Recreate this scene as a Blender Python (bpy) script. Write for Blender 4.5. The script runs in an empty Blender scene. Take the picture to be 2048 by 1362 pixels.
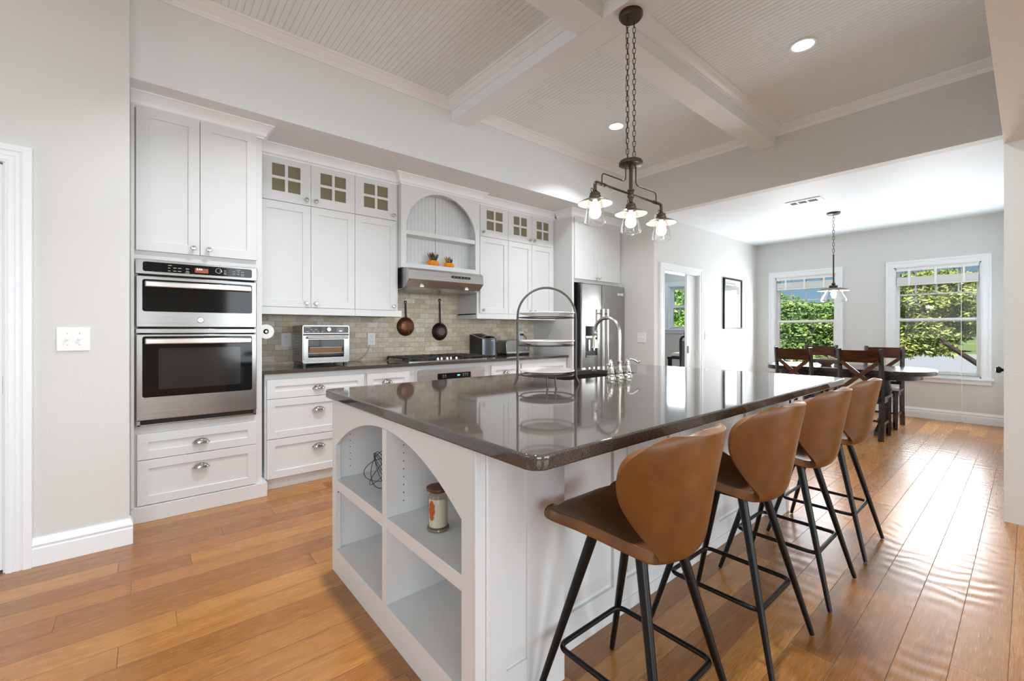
import bpy, bmesh, math, random
from mathutils import Vector, Matrix
random.seed(7)
PI = math.pi
SC = bpy.context.scene
COL = SC.collection

# ---------------------------------------------------------------- camera
cam_d = bpy.data.cameras.new('camera'); cam = bpy.data.objects.new('camera', cam_d); COL.objects.link(cam)
cam.location = (0, 0, 1.2)
cam.rotation_euler = (PI/2, 0, -math.radians(40.17))
cam_d.sensor_width = 36.0; cam_d.lens = 874.0*36.0/2048.0
cam_d.shift_y = -19.2/2048.0
cam_d.clip_start = 0.02; cam_d.clip_end = 300
SC.camera = cam

# ---------------------------------------------------------------- look
SC.view_settings.view_transform = 'Standard'; SC.view_settings.look = 'None'
SC.view_settings.gamma = 1.0; SC.view_settings.use_curve_mapping = False
SC.view_settings.exposure = 0.16
SC.cycles.use_denoising = True
SC.cycles.max_bounces = 10; SC.cycles.diffuse_bounces = 6; SC.cycles.glossy_bounces = 5
SC.cycles.transmission_bounces = 8; SC.cycles.transparent_max_bounces = 12
SC.cycles.caustics_reflective = False; SC.cycles.caustics_refractive = False
SC.cycles.sample_clamp_indirect = 6.0

# ---------------------------------------------------------------- world, sun
W = bpy.data.worlds.new('sky'); SC.world = W; W.use_nodes = True
wn = W.node_tree; wn.nodes.clear()
sky = wn.nodes.new('ShaderNodeTexSky'); sky.sky_type = 'HOSEK_WILKIE'; sky.turbidity = 2.2; sky.ground_albedo = 0.3
sky.sun_direction = Vector((-0.55, -0.45, 0.7)).normalized()
hs = wn.nodes.new('ShaderNodeHueSaturation'); hs.inputs['Saturation'].default_value = 1.2; hs.inputs['Value'].default_value = 1.0
bg = wn.nodes.new('ShaderNodeBackground'); bg.inputs['Strength'].default_value = 1.9
wo = wn.nodes.new('ShaderNodeOutputWorld')
wn.links.new(sky.outputs[0], hs.inputs['Color']); wn.links.new(hs.outputs[0], bg.inputs['Color']); wn.links.new(bg.outputs[0], wo.inputs['Surface'])

def lamp(name, kind, loc, energy, color=(1, 1, 1), rot=(0, 0, 0), **kw):
    d = bpy.data.lights.new(name, kind); d.energy = energy; d.color = color
    for k, v in kw.items(): setattr(d, k, v)
    o = bpy.data.objects.new(name, d); COL.objects.link(o); o.location = loc; o.rotation_euler = rot
    return o
sun = lamp('sun', 'SUN', (0, 0, 20), 9.0, (1, .95, .86), angle=math.radians(.6))
sun.rotation_euler = Vector((0.62, 0.38, -0.68)).to_track_quat('-Z', 'Y').to_euler()
# daylight at dining and office windows; great-room and kitchen-end lamps are added fill
DAY = (.87, .945, 1.0)
lamp('daylight_dining_a', 'AREA', (8.10, .81, 1.30), 40, (.93, .97, 1), (0, PI/2, 0), shape='RECTANGLE', size=1.25, size_y=.82)
lamp('daylight_dining_b', 'AREA', (8.10, 2.35, 1.30), 40, (.93, .97, 1), (0, PI/2, 0), shape='RECTANGLE', size=1.25, size_y=.82)
lamp('daylight_office', 'AREA', (8.10, 4.3, 1.65), 45, DAY, (0, PI/2, 0), shape='RECTANGLE', size=.8, size_y=.85)
lamp('fill_great_room_a', 'AREA', (-2.2, -5.4, 1.6), 185, DAY, (PI/2, 0, 0), shape='RECTANGLE', size=3.7, size_y=2.5)
lamp('fill_great_room_b', 'AREA', (3.4, -5.4, 1.6), 185, DAY, (PI/2, 0, 0), shape='RECTANGLE', size=3.7, size_y=2.5)
lamp('fill_kitchen_end', 'AREA', (-4.35, 1.7, 1.85), 42, (.95, .975, 1), (0, -PI/2, 0), shape='RECTANGLE', size=1.8, size_y=2.4)  # added fill to lift the ceiling; no window is seen at this end

# ---------------------------------------------------------------- node helpers / materials
MATS = {}
def newmat(name):
    m = bpy.data.materials.new(name); m.use_nodes = True; nt = m.node_tree; nt.nodes.clear()
    out = nt.nodes.new('ShaderNodeOutputMaterial'); MATS[name] = m
    return m, nt, out
def N(nt, t, **kw):
    n = nt.nodes.new(t)
    for k, v in kw.items():
        if k in n.inputs: n.inputs[k].default_value = v
        else: setattr(n, k, v)
    return n
def L(nt, a, b): nt.links.new(a, b)
def c4(c): return (c[0], c[1], c[2], 1.0)
def srgb(r, g, b):
    f = lambda v: (v/255/12.92) if v/255 <= .04045 else ((v/255+.055)/1.055)**2.4
    return (f(r), f(g), f(b))
def principled(name, col, rough=.5, metal=0., **kw):
    m, nt, out = newmat(name)
    p = nt.nodes.new('ShaderNodeBsdfPrincipled'); p.inputs['Base Color'].default_value = c4(col)
    p.inputs['Roughness'].default_value = rough; p.inputs['Metallic'].default_value = metal
    for k, v in kw.items(): p.inputs[k].default_value = v
    L(nt, p.outputs[0], out.inputs['Surface'])
    return m, nt, p
def coords(nt, scale=(1, 1, 1), rot=(0, 0, 0), kind='Object'):
    tc = nt.nodes.new('ShaderNodeTexCoord'); mp = nt.nodes.new('ShaderNodeMapping')
    mp.inputs['Scale'].default_value = scale; mp.inputs['Rotation'].default_value = rot
    L(nt, tc.outputs[kind], mp.inputs['Vector']); return mp.outputs[0]
def bump(nt, p, h, strength=.2, dist=.01):
    b = nt.nodes.new('ShaderNodeBump'); b.inputs['Strength'].default_value = strength; b.inputs['Distance'].default_value = dist
    L(nt, h, b.inputs['Height']); L(nt, b.outputs[0], p.inputs['Normal']); return b
def ramp(nt, fac, stops):
    r = nt.nodes.new('ShaderNodeValToRGB'); e = r.color_ramp.elements
    while len(e) < len(stops): e.new(.5)
    for i, (pos, col) in enumerate(stops): e[i].position = pos; e[i].color = c4(col)
    L(nt, fac, r.inputs[0]); return r.outputs[0]
def noise(nt, vec, scale=5., detail=3., rough=.5, dist=0.):
    n = nt.nodes.new('ShaderNodeTexNoise'); n.inputs['Scale'].default_value = scale; n.inputs['Detail'].default_value = detail
    n.inputs['Roughness'].default_value = rough; n.inputs['Distortion'].default_value = dist
    L(nt, vec, n.inputs['Vector']); return n.outputs[0]
def math_(nt, op, a, b=None, clamp=False):
    n = nt.nodes.new('ShaderNodeMath'); n.operation = op; n.use_clamp = clamp
    for i, v in enumerate((a, b)):
        if v is None: continue
        if isinstance(v, (int, float)): n.inputs[i].default_value = v
        else: L(nt, v, n.inputs[i])
    return n.outputs[0]
def mixc(nt, fac, a, b, mode='MIX'):
    n = nt.nodes.new('ShaderNodeMix'); n.data_type = 'RGBA'; n.blend_type = mode
    for s, v in ((n.inputs[0], fac), (n.inputs[6], a), (n.inputs[7], b)):
        if isinstance(v, (int, float)): s.default_value = v
        elif isinstance(v, tuple): s.default_value = c4(v)
        else: L(nt, v, s)
    return n.outputs[2]

def paint(name, col, rough=.55, tex=.12, scale=90):
    m, nt, p = principled(name, col, rough)
    bump(nt, p, noise(nt, coords(nt), scale, 3), tex, .004)
    return m
M_WALL = paint('wall_paint', srgb(214, 216, 214), .6, .25, 110)
M_CEIL = paint('ceiling_paint', srgb(234, 243, 249), .6, .12)
M_SOFF = paint('lightened_wall_paint', srgb(226, 231, 233), .6, .2, 110)  # wall paint lightened to lift the dim soffit
M_TRIM = paint('trim_paint', srgb(236, 241, 245), .38, .02)
M_CAB = paint('cabinet_paint', srgb(217, 220, 221), .36, .02)
M_GAP = principled('dark_gap_shade', (.12, .115, .11), .8)[0]  # flat dark tone stands in for shade in holes, slots and louvres; joints too

def make_floor():
    m, nt, p = principled('bamboo_floor', (.4, .2, .08), .3)
    tc = nt.nodes.new('ShaderNodeTexCoord'); sx = nt.nodes.new('ShaderNodeSeparateXYZ'); L(nt, tc.outputs['Object'], sx.inputs[0])
    X, Y = sx.outputs[0], sx.outputs[1]
    ys = math_(nt, 'DIVIDE', math_(nt, 'ADD', Y, 10 - .084), .1365); row = math_(nt, 'FLOOR', ys); fy = math_(nt, 'FRACT', ys)
    wr = N(nt, 'ShaderNodeTexWhiteNoise', noise_dimensions='1D'); L(nt, row, wr.inputs['W'])
    xs = math_(nt, 'ADD', math_(nt, 'DIVIDE', math_(nt, 'ADD', X, 20), 1.42), math_(nt, 'MULTIPLY', wr.outputs['Value'], 7.31))
    colx = math_(nt, 'FLOOR', xs); fx = math_(nt, 'FRACT', xs)
    cb = nt.nodes.new('ShaderNodeCombineXYZ'); L(nt, row, cb.inputs[0]); L(nt, colx, cb.inputs[1])
    wp = N(nt, 'ShaderNodeTexWhiteNoise', noise_dimensions='3D'); L(nt, cb.outputs[0], wp.inputs['Vector'])
    # seams
    ey = math_(nt, 'MULTIPLY', math_(nt, 'MINIMUM', fy, math_(nt, 'SUBTRACT', 1.0, fy)), .1365)
    ex = math_(nt, 'MULTIPLY', math_(nt, 'MINIMUM', fx, math_(nt, 'SUBTRACT', 1.0, fx)), 1.42)
    edge = math_(nt, 'MINIMUM', ey, ex)
    mr = N(nt, 'ShaderNodeMapRange'); L(nt, edge, mr.inputs[0]); mr.inputs[1].default_value = .0003; mr.inputs[2].default_value = .0014
    seam = mr.outputs[0]
    # grain, shifted per plank
    off = N(nt, 'ShaderNodeVectorMath', operation='MULTIPLY'); L(nt, wp.outputs['Color'], off.inputs[0]); off.inputs[1].default_value = (9, 3, 5)
    ad = N(nt, 'ShaderNodeVectorMath', operation='ADD'); L(nt, tc.outputs['Object'], ad.inputs[0]); L(nt, off.outputs[0], ad.inputs[1])
    mp = nt.nodes.new('ShaderNodeMapping'); mp.inputs['Scale'].default_value = (7, 150, 1); L(nt, ad.outputs[0], mp.inputs['Vector'])
    g1 = noise(nt, mp.outputs[0], 1.6, 5, .65, .3)
    mp2 = nt.nodes.new('ShaderNodeMapping'); mp2.inputs['Scale'].default_value = (1.1, 16, 1); L(nt, ad.outputs[0], mp2.inputs['Vector'])
    g2 = noise(nt, mp2.outputs[0], 1.5, 3, .5, .4)
    base = ramp(nt, wp.outputs['Value'], [(0, srgb(143, 92, 40)), (.35, srgb(160, 107, 50)), (.7, srgb(169, 116, 57)), (1, srgb(180, 127, 66))])
    gr = ramp(nt, g1, [(.30, (.40, .33, .26)), (.46, (.92, .90, .86)), (.60, (1.06, 1.05, 1.04)), (.8, (1.16, 1.15, 1.12))])
    c1 = mixc(nt, .85, base, gr, 'MULTIPLY')
    c2 = mixc(nt, .5, c1, ramp(nt, g2, [(.3, (.72, .68, .64)), (.6, (1.05, 1.05, 1.05))]), 'MULTIPLY')
    c3 = mixc(nt, math_(nt, 'SUBTRACT', 1.0, seam), c2, srgb(112, 70, 36))
    L(nt, c3, p.inputs['Base Color']); p.inputs['Specular IOR Level'].default_value = .8
    L(nt, math_(nt, 'ADD', math_(nt, 'MULTIPLY', g1, .12), .2), p.inputs['Roughness'])
    # hand-scraped ripples across each plank
    mp3 = nt.nodes.new('ShaderNodeMapping'); mp3.inputs['Scale'].default_value = (1, 2.1, 1); L(nt, ad.outputs[0], mp3.inputs['Vector'])
    wv = N(nt, 'ShaderNodeTexWave', wave_type='BANDS', bands_direction='X', Scale=3.1, Distortion=5.5, Detail=1.0); wv.inputs['Detail Scale'].default_value = .9
    L(nt, mp3.outputs[0], wv.inputs['Vector'])
    msk = ramp(nt, noise(nt, ad.outputs[0], 1.7, 1), [(.38, (0, 0, 0)), (.6, (1, 1, 1))])
    h = math_(nt, 'ADD', math_(nt, 'MULTIPLY', math_(nt, 'MULTIPLY', wv.outputs['Fac'], msk), .0011), math_(nt, 'MULTIPLY', seam, .0014))
    h = math_(nt, 'ADD', h, math_(nt, 'MULTIPLY', g1, .00006))
    b = bump(nt, p, h, 1.0, 1.0)
    return m
M_FLOOR = make_floor()

def make_quartz():
    m, nt, p = principled('quartz_worktop', (.06, .055, .05), .055)
    v = coords(nt)
    n1 = noise(nt, v, 420, 2, .6); n2 = noise(nt, v, 60, 3, .6)
    c = ramp(nt, n1, [(.34, srgb(48, 43, 39)), (.52, srgb(74, 68, 62)), (.66, srgb(92, 85, 78)), (.78, srgb(150, 141, 131))])
    c = mixc(nt, .35, c, ramp(nt, n2, [(.35, (.8, .8, .8)), (.65, (1.12, 1.1, 1.08))]), 'MULTIPLY')
    L(nt, c, p.inputs['Base Color']); p.inputs['Specular IOR Level'].default_value = .75
    return m
M_QUARTZ = make_quartz()

def make_steel(name, col, rough, along='Z', st=.05):
    m, nt, p = principled(name, col, rough, 1.0)
    sc = {'Z': (260, 260, 3), 'X': (3, 260, 260)}[along]
    n = noise(nt, coords(nt, sc), 1.0, 3)
    L(nt, math_(nt, 'ADD', math_(nt, 'MULTIPLY', n, .16), rough-.08), p.inputs['Roughness'])
    bump(nt, p, n, st, .002)
    return m
M_STEEL = make_steel('brushed_steel', (.32, .312, .30), .24, 'X')
M_STEELL = make_steel('bright_steel', (.62, .61, .60), .3, 'X')
M_STEELV = make_steel('brushed_steel_vertical', (.44, .43, .42), .22, 'Z')
M_STEELD = make_steel('dark_steel', (.30, .29, .275), .3, 'X')
M_CHROME = principled('satin_nickel', (.66, .64, .61), .2, 1.0)[0]
M_POLISH = principled('polished_nickel', (.74, .72, .69), .09, 1.0)[0]
M_FAUCET = principled('brushed_nickel', (.56, .53, .48), .24, 1.0)[0]
M_BGLASS = principled('black_glass', (.006, .006, .006), .06, 0, **{'Specular IOR Level': .28})[0]
M_BLACK = principled('matt_black_metal', (.005, .005, .005), .34, 0, **{'Specular IOR Level': .3})[0]
M_BPLAS = principled('black_plastic', (.015, .015, .016), .3)[0]
M_IRON = principled('cast_iron', (.02, .02, .02), .55)[0]
M_BRONZE = principled('aged_bronze', (.075, .058, .043), .38, .85)[0]
M_WIRE = principled('stand_metal', (.075, .07, .065), .38, .6)[0]
M_SCREEN = principled('amber_display', (.1, .02, .01), .2, 0, **{'Emission Color': (.55, .12, .06, 1), 'Emission Strength': .5})[0]
M_GLYPH = principled('panel_print', (.45, .45, .44), .5)[0]
M_LIT = principled('lit_digits', (.8, .85, .9), .5, 0, **{'Emission Color': (.9, .95, 1, 1), 'Emission Strength': .9})[0]
M_GREENLIT = principled('green_digits', (.1, .5, .4), .5, 0, **{'Emission Color': (.2, .9, .7, 1), 'Emission Strength': .8})[0]
M_WHITE = principled('white_plastic', srgb(236, 238, 238), .35)[0]
M_CERAM = principled('white_ceramic', srgb(238, 236, 230), .12)[0]
M_PAPER = paint('paper', srgb(244, 243, 240), .8, .05)
M_INK = principled('grey_print', srgb(186, 186, 184), .7)[0]
M_DARK = principled('dark_interior', (.02, .02, .02), .7)[0]
M_OLIVE = principled('olive_reflection_glass', srgb(126, 121, 98), .16)[0]  # dark interior mirrored in the glass, painted as one olive tone
M_WAX = principled('candle_wax', srgb(232, 222, 200), .35, 0, **{'Subsurface Weight': .2})[0]
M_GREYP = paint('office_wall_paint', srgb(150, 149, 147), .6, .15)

def make_glass(name, tint=(1, 1, 1), gloss=.06):
    m, nt, out = newmat(name)
    t = N(nt, 'ShaderNodeBsdfTransparent'); t.inputs[0].default_value = c4(tint)
    g = N(nt, 'ShaderNodeBsdfGlossy', Roughness=.02)
    f = N(nt, 'ShaderNodeFresnel', IOR=1.45); mx = N(nt, 'ShaderNodeMixShader')
    L(nt, math_(nt, 'MULTIPLY', f.outputs[0], gloss*12, True), mx.inputs[0]); L(nt, t.outputs[0], mx.inputs[1]); L(nt, g.outputs[0], mx.inputs[2])
    L(nt, mx.outputs[0], out.inputs['Surface']); return m
M_GLASS = make_glass('clear_glass', (.985, .99, .985), .05)
M_PANE = make_glass('window_pane', (1, 1, 1), .03)

def make_emit(name, col, s):
    m, nt, out = newmat(name); e = N(nt, 'ShaderNodeEmission', Strength=s); e.inputs[0].default_value = c4(col)
    L(nt, e.outputs[0], out.inputs['Surface']); return m
M_BULB = make_emit('bulb_glow', (1, .97, .92), 3.2)
M_CAN = make_emit('downlight_glow', (1, .98, .94), 9)
M_SPOT = make_emit('hood_lamp', (1, .97, .9), .8)

def make_leather():
    m, nt, p = principled('tan_leather', (.25, .1, .03), .42)
    v = coords(nt)
    n = noise(nt, v, 7, 4, .55); n2 = noise(nt, v, 260, 2)
    c = ramp(nt, n, [(.25, srgb(84, 48, 15)), (.5, srgb(106, 64, 22)), (.75, srgb(128, 80, 32))])
    L(nt, c, p.inputs['Base Color']); bump(nt, p, n2, .12, .002)
    L(nt, math_(nt, 'ADD', math_(nt, 'MULTIPLY', n, .2), .3), p.inputs['Roughness'])
    return m
M_LEATHER = make_leather()

def make_wood(name, c0, c1, c2, rough=.3, axis=(4, 60, 60)):
    m, nt, p = principled(name, c1, rough)
    n = noise(nt, coords(nt, axis), 1, 4, .6, .5)
    L(nt, ramp(nt, n, [(.3, c0), (.5, c1), (.72, c2)]), p.inputs['Base Color'])
    return m
M_WOOD = make_wood('walnut_dining_wood', srgb(48, 26, 14), srgb(80, 44, 22), srgb(106, 62, 32), .28, (30, 5, 30))
M_ESP = make_wood('espresso_wood', srgb(30, 23, 20), srgb(46, 36, 32), srgb(60, 48, 42), .22, (6, 40, 40))
M_LID = make_wood('stained_lid_wood', srgb(70, 36, 16), srgb(98, 54, 26), srgb(116, 68, 36), .35, (60, 8, 60))
M_COPPER = None
def make_copper():
    m, nt, p = principled('worn_copper', (.2, .1, .06), .4, .7)
    n = noise(nt, coords(nt), 26, 4, .6)
    L(nt, ramp(nt, n, [(.3, srgb(70, 44, 32)), (.55, srgb(112, 70, 48)), (.75, srgb(140, 98, 72))]), p.inputs['Base Color'])
    return m
M_COPPER = make_copper()
M_PANDARK = principled('sooty_pan_metal', srgb(52, 40, 34), .45, .6)[0]
def make_felt(name, a, b):
    m, nt, p = principled(name, a, .85)
    L(nt, ramp(nt, noise(nt, coords(nt), 160, 3), [(.35, a), (.65, b)]), p.inputs['Base Color']); return m
M_PUMP = make_felt('orange_felt', srgb(208, 122, 12), srgb(232, 150, 30))
M_TWIG = principled('dark_twine', srgb(52, 34, 18), .8)[0]
M_SPRIGR = principled('red_sprig', srgb(104, 44, 26), .7)[0]
M_SPRIGG = principled('green_sprig', srgb(74, 84, 52), .7)[0]
M_SPRIGO = principled('ochre_sprig', srgb(178, 120, 40), .7)[0]

def make_tile():
    m, nt, p = principled('tumbled_stone_tile', (.4, .35, .28), .5)
    tc = nt.nodes.new('ShaderNodeTexCoord'); sx = nt.nodes.new('ShaderNodeSeparateXYZ'); L(nt, tc.outputs['Object'], sx.inputs[0])
    cb = nt.nodes.new('ShaderNodeCombineXYZ'); L(nt, sx.outputs[0], cb.inputs[0]); L(nt, sx.outputs[2], cb.inputs[1])
    br = N(nt, 'ShaderNodeTexBrick', offset=.5, Scale=1.0); br.inputs['Brick Width'].default_value = .118; br.inputs['Row Height'].default_value = .0515
    br.inputs['Mortar Size'].default_value = .0014; br.inputs['Mortar Smooth'].default_value = .3; br.inputs['Bias'].default_value = 0
    br.inputs['Color1'].default_value = (0, 0, 0, 1); br.inputs['Color2'].default_value = (1, 1, 1, 1); br.inputs['Mortar'].default_value = (.5, .5, .5, 1)
    L(nt, cb.outputs[0], br.inputs['Vector'])
    c = ramp(nt, br.outputs['Color'], [(0, srgb(196, 180, 156)), (.4, srgb(212, 198, 176)), (.75, srgb(222, 209, 190)), (1, srgb(230, 221, 206))])
    n = noise(nt, cb.outputs[0], 38, 5, .65, .6)
    c = mixc(nt, .5, c, ramp(nt, n, [(.3, (.62, .57, .50)), (.55, (1, 1, 1)), (.8, (1.1, 1.1, 1.1))]), 'MULTIPLY')
    c = mixc(nt, br.outputs['Fac'], c, srgb(150, 142, 128))
    L(nt, c, p.inputs['Base Color'])
    h = math_(nt, 'ADD', math_(nt, 'MULTIPLY', br.outputs['Fac'], -1.0), math_(nt, 'MULTIPLY', n, .35))
    bump(nt, p, h, .5, .004)
    return m
M_TILE = make_tile()

def make_leaf(name, a, b, c):
    m, nt, out = newmat(name)
    g = N(nt, 'ShaderNodeNewGeometry'); col = ramp(nt, g.outputs['Random Per Island'], [(0, a), (.5, b), (1, c)])
    d = N(nt, 'ShaderNodeBsdfDiffuse'); t = N(nt, 'ShaderNodeBsdfTranslucent'); mx = N(nt, 'ShaderNodeMixShader'); mx.inputs[0].default_value = .3
    L(nt, col, d.inputs[0]); L(nt, col, t.inputs[0]); L(nt, d.outputs[0], mx.inputs[1]); L(nt, t.outputs[0], mx.inputs[2]); L(nt, mx.outputs[0], out.inputs['Surface'])
    return m
M_LEAF = make_leaf('hedge_leaves', srgb(70, 98, 50), srgb(120, 158, 84), srgb(186, 206, 136))
M_LEAFY = make_leaf('juniper_leaves', srgb(88, 104, 56), srgb(150, 166, 88), srgb(206, 212, 140))
M_LEAFL = make_leaf('lime_leaves', srgb(110, 150, 60), srgb(158, 196, 96), srgb(190, 220, 140))
M_BARK = make_wood('bark', srgb(34, 26, 22), srgb(52, 42, 35), srgb(74, 62, 54), .9, (8, 8, 40))
M_ASPH = paint('driveway_concrete', srgb(150, 156, 164), .9, .3, 30)
M_GRASS = paint('lawn_grass', srgb(110, 130, 74), .95, .6, 25)
M_ROCK = paint('grey_rock', srgb(118, 118, 120), .9, .6, 14)
# ---------------------------------------------------------------- mesh builder
def flat_edges(b):
    """keep the flat sides of a bevelled block flat-shaded"""
    b.normal_update()
    for f in b.faces:
        if max(abs(c) for c in f.normal) > .9999:
            for e in f.edges: e.smooth = False
class MB:
    def __init__(s): s.bm = bmesh.new()
    def _merge(s, tmp):
        me = bpy.data.meshes.new('tmp'); tmp.to_mesh(me); tmp.free(); s.bm.from_mesh(me); bpy.data.meshes.remove(me)
    def box(s, x0, x1, y0, y1, z0, z1, bev=0., seg=2):
        t = bmesh.new(); bmesh.ops.create_cube(t, size=1)
        bmesh.ops.scale(t, vec=(abs(x1-x0), abs(y1-y0), abs(z1-z0)), verts=t.verts)
        bmesh.ops.translate(t, vec=((x0+x1)/2, (y0+y1)/2, (z0+z1)/2), verts=t.verts)
        if bev:
            bmesh.ops.bevel(t, geom=list(t.edges), offset=bev, segments=seg, affect='EDGES', profile=.5)
            flat_edges(t)
        s._merge(t); return s
    def tube(s, pts, r, seg=12, closed=False, caps=True):
        pts = [Vector(p) for p in pts]; n = len(pts); seg = 12 if seg in (10, 11) else seg
        rs = r if isinstance(r, (list, tuple)) else [r]*n
        rings = []; up = None
        for i, p in enumerate(pts):
            a = pts[(i-1) % n] if (closed or i > 0) else p; b = pts[(i+1) % n] if (closed or i < n-1) else p
            d = (b-a); d = d.normalized() if d.length > 1e-9 else Vector((0, 0, 1))
            if up is None:
                up = Vector((0, 0, 1)) if abs(d.z) < .9 else Vector((1, 0, 0))
            u = (up - d*up.dot(d)); u = u.normalized() if u.length > 1e-6 else d.orthogonal().normalized()
            w = d.cross(u); up = u
            rings.append([s.bm.verts.new(p + (u*math.cos(2*PI*k/seg) + w*math.sin(2*PI*k/seg))*rs[i]) for k in range(seg)])
        m = n if closed else n-1
        for i in range(m):
            A, B = rings[i], rings[(i+1) % n]
            for k in range(seg): s.bm.faces.new((A[k], A[(k+1) % seg], B[(k+1) % seg], B[k]))
        if caps and not closed:
            s.bm.faces.new(list(reversed(rings[0]))); s.bm.faces.new(rings[-1])
        return s
    def rod(s, a, b, r0, r1=None, seg=14): return s.tube([a, b], [r0, r0 if r1 is None else r1], seg)
    def lathe(s, prof, c=(0, 0, 0), axis='Z', seg=28, cap=True):
        """prof: (radius, height) pairs along the axis"""
        def pt(r, h, a):
            x, y = r*math.cos(a), r*math.sin(a)
            v = {'Z': (x, y, h), 'Y': (x, h, y), '-Y': (x, -h, -y), 'X': (h, x, y), '-X': (-h, x, -y)}[axis]
            return Vector(v) + Vector(c)
        rings = []
        for r, h in prof:
            if r < 1e-6: rings.append([s.bm.verts.new(pt(0, h, 0))])
            else: rings.append([s.bm.verts.new(pt(r, h, 2*PI*k/seg)) for k in range(seg)])
        for A, B in zip(rings, rings[1:]):
            for k in range(seg):
                k2 = (k+1) % seg
                f = [A[k % len(A)], A[k2 % len(A)], B[k2 % len(B)], B[k % len(B)]]
                u = []
                for v in f:
                    if v not in u: u.append(v)
                if len(u) > 2: s.bm.faces.new(u)
        if cap:
            for R in (rings[0], rings[-1]):
                if len(R) > 2: s.bm.faces.new(R)
        return s
    def ball(s, c, r, sc=(1, 1, 1), seg=20, rings=12):
        t = bmesh.new(); bmesh.ops.create_uvsphere(t, u_segments=seg, v_segments=rings, radius=r)
        bmesh.ops.scale(t, vec=sc, verts=t.verts); bmesh.ops.translate(t, vec=c, verts=t.verts); s._merge(t); return s
    def plate(s, outer, t0, t1, plane='XZ', holes=()):
        """flat plate with holes; 2-D outline in PLANE, thickness t0..t1 along the third axis"""
        def pt(a, b, t): return {'XZ': (a, t, b), 'YZ': (t, a, b), 'XY': (a, b, t)}[plane]
        b = bmesh.new(); loops = [outer] + list(holes)
        for t in (t0, t1):
            ed = []
            for lp in loops:
                vs = [b.verts.new(pt(p[0], p[1], t)) for p in lp]
                ed += [b.edges.new((vs[i], vs[(i+1) % len(vs)])) for i in range(len(vs))]
            bmesh.ops.triangle_fill(b, use_beauty=True, edges=ed)
        b.verts.ensure_lookup_table(); tot = sum(len(l) for l in loops); base = 0
        for lp in loops:
            n = len(lp)
            for i in range(n):
                j = (i+1) % n
                b.faces.new((b.verts[base+i], b.verts[base+j], b.verts[tot+base+j], b.verts[tot+base+i]))
            base += n
        bmesh.ops.recalc_face_normals(b, faces=b.faces); s._merge(b); return s
    def sweep(s, path, prof, closed=False, caps=True):
        """mitred moulding: PATH xy points, PROF (offset to the left of travel, z)"""
        P = [Vector((p[0], p[1])) for p in path]; n = len(P); rows = []
        for i in range(n):
            def nrm(a, b):
                d = (b-a).normalized(); return Vector((-d.y, d.x))
            prev = nrm(P[i-1], P[i]) if (closed or i > 0) else None
            nxt = nrm(P[i], P[(i+1) % n]) if (closed or i < n-1) else None
            if prev is None: o = nxt
            elif nxt is None: o = prev
            else: o = (prev+nxt)/max(1e-4, 1+prev.dot(nxt))
            rows.append([s.bm.verts.new((P[i].x+o.x*d, P[i].y+o.y*d, z)) for d, z in prof])
        m = n if closed else n-1
        for i in range(m):
            A, B = rows[i], rows[(i+1) % n]
            for k in range(len(prof)-1): s.bm.faces.new((A[k], A[k+1], B[k+1], B[k]))
        if caps and not closed:
            for R in (rows[0], rows[-1]):
                try: s.bm.faces.new(R)
                except ValueError: pass
        return s
    def grid(s, rows, closed_u=False):
        V = [[s.bm.verts.new(p) for p in r] for r in rows]
        for A, B in zip(V, V[1:]):
            n = len(A)
            for k in range(n if closed_u else n-1): s.bm.faces.new((A[k], A[(k+1) % n], B[(k+1) % n], B[k]))
        return s
    def quad(s, *p): s.bm.faces.new([s.bm.verts.new(q) for q in p]); return s
    def xf(s, M): bmesh.ops.transform(s.bm, matrix=M, verts=s.bm.verts); return s

ORIG = {}     # things whose parts are written in world coordinates
def link_mesh(name, mb, mat, parent=None, ang=35, recalc=True):
    if recalc: bmesh.ops.recalc_face_normals(mb.bm, faces=mb.bm.faces)
    root = parent
    while root is not None and root.parent is not None: root = root.parent
    if root is not None and root.name in ORIG:
        o = ORIG[root.name]; bmesh.ops.translate(mb.bm, vec=(-o[0], -o[1], -o[2]), verts=mb.bm.verts)
    lim = math.radians(ang); mb.bm.normal_update()
    for f in mb.bm.faces: f.smooth = True
    for e in mb.bm.edges:
        if len(e.link_faces) == 2 and e.calc_face_angle(0) > lim: e.smooth = False
    me = bpy.data.meshes.new(name); mb.bm.to_mesh(me); mb.bm.free()
    me.materials.append(mat)
    ob = bpy.data.objects.new(name, me); COL.objects.link(ob)
    if parent is not None: ob.parent = parent
    return ob
def part(name, mb, mat, parent, label=None, ang=35):
    o = link_mesh(name, mb, mat, parent, ang)
    if label: o['label'] = label
    return o
def struct(name, mb, mat, parent=None, ang=35):
    o = link_mesh(name, mb, mat, parent, ang)
    if parent is None: o['kind'] = 'structure'
    return o
def tag(o, label, cat, group=None, kind=None):
    o['label'] = label; o['category'] = cat
    if group: o['group'] = group
    if kind: o['kind'] = kind
    return o
def thing(name, label, cat, loc=(0, 0, 0), rz=0., group=None, world=True):
    o = bpy.data.objects.new(name, None); COL.objects.link(o); o.location = loc; o.rotation_euler = (0, 0, rz); o.empty_display_size = .05
    if world: ORIG[o.name] = tuple(loc)
    return tag(o, label, cat, group)
def single(name, label, cat, mb, mat, loc, group=None):
    bmesh.ops.translate(mb.bm, vec=(-loc[0], -loc[1], -loc[2]), verts=mb.bm.verts)
    o = link_mesh(name, mb, mat); o.location = loc
    return tag(o, label, cat, group)
def copy_tree(o, loc, rz, label, group=None):
    r = o.copy(); COL.objects.link(r); r.location = loc; r.rotation_euler = (0, 0, rz); r['label'] = label
    if group: r['group'] = group
    def rec(src, dst):
        for ch in list(src.children):
            c = ch.copy(); COL.objects.link(c); c.parent = dst; rec(ch, c)
    rec(o, r); return r
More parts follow.
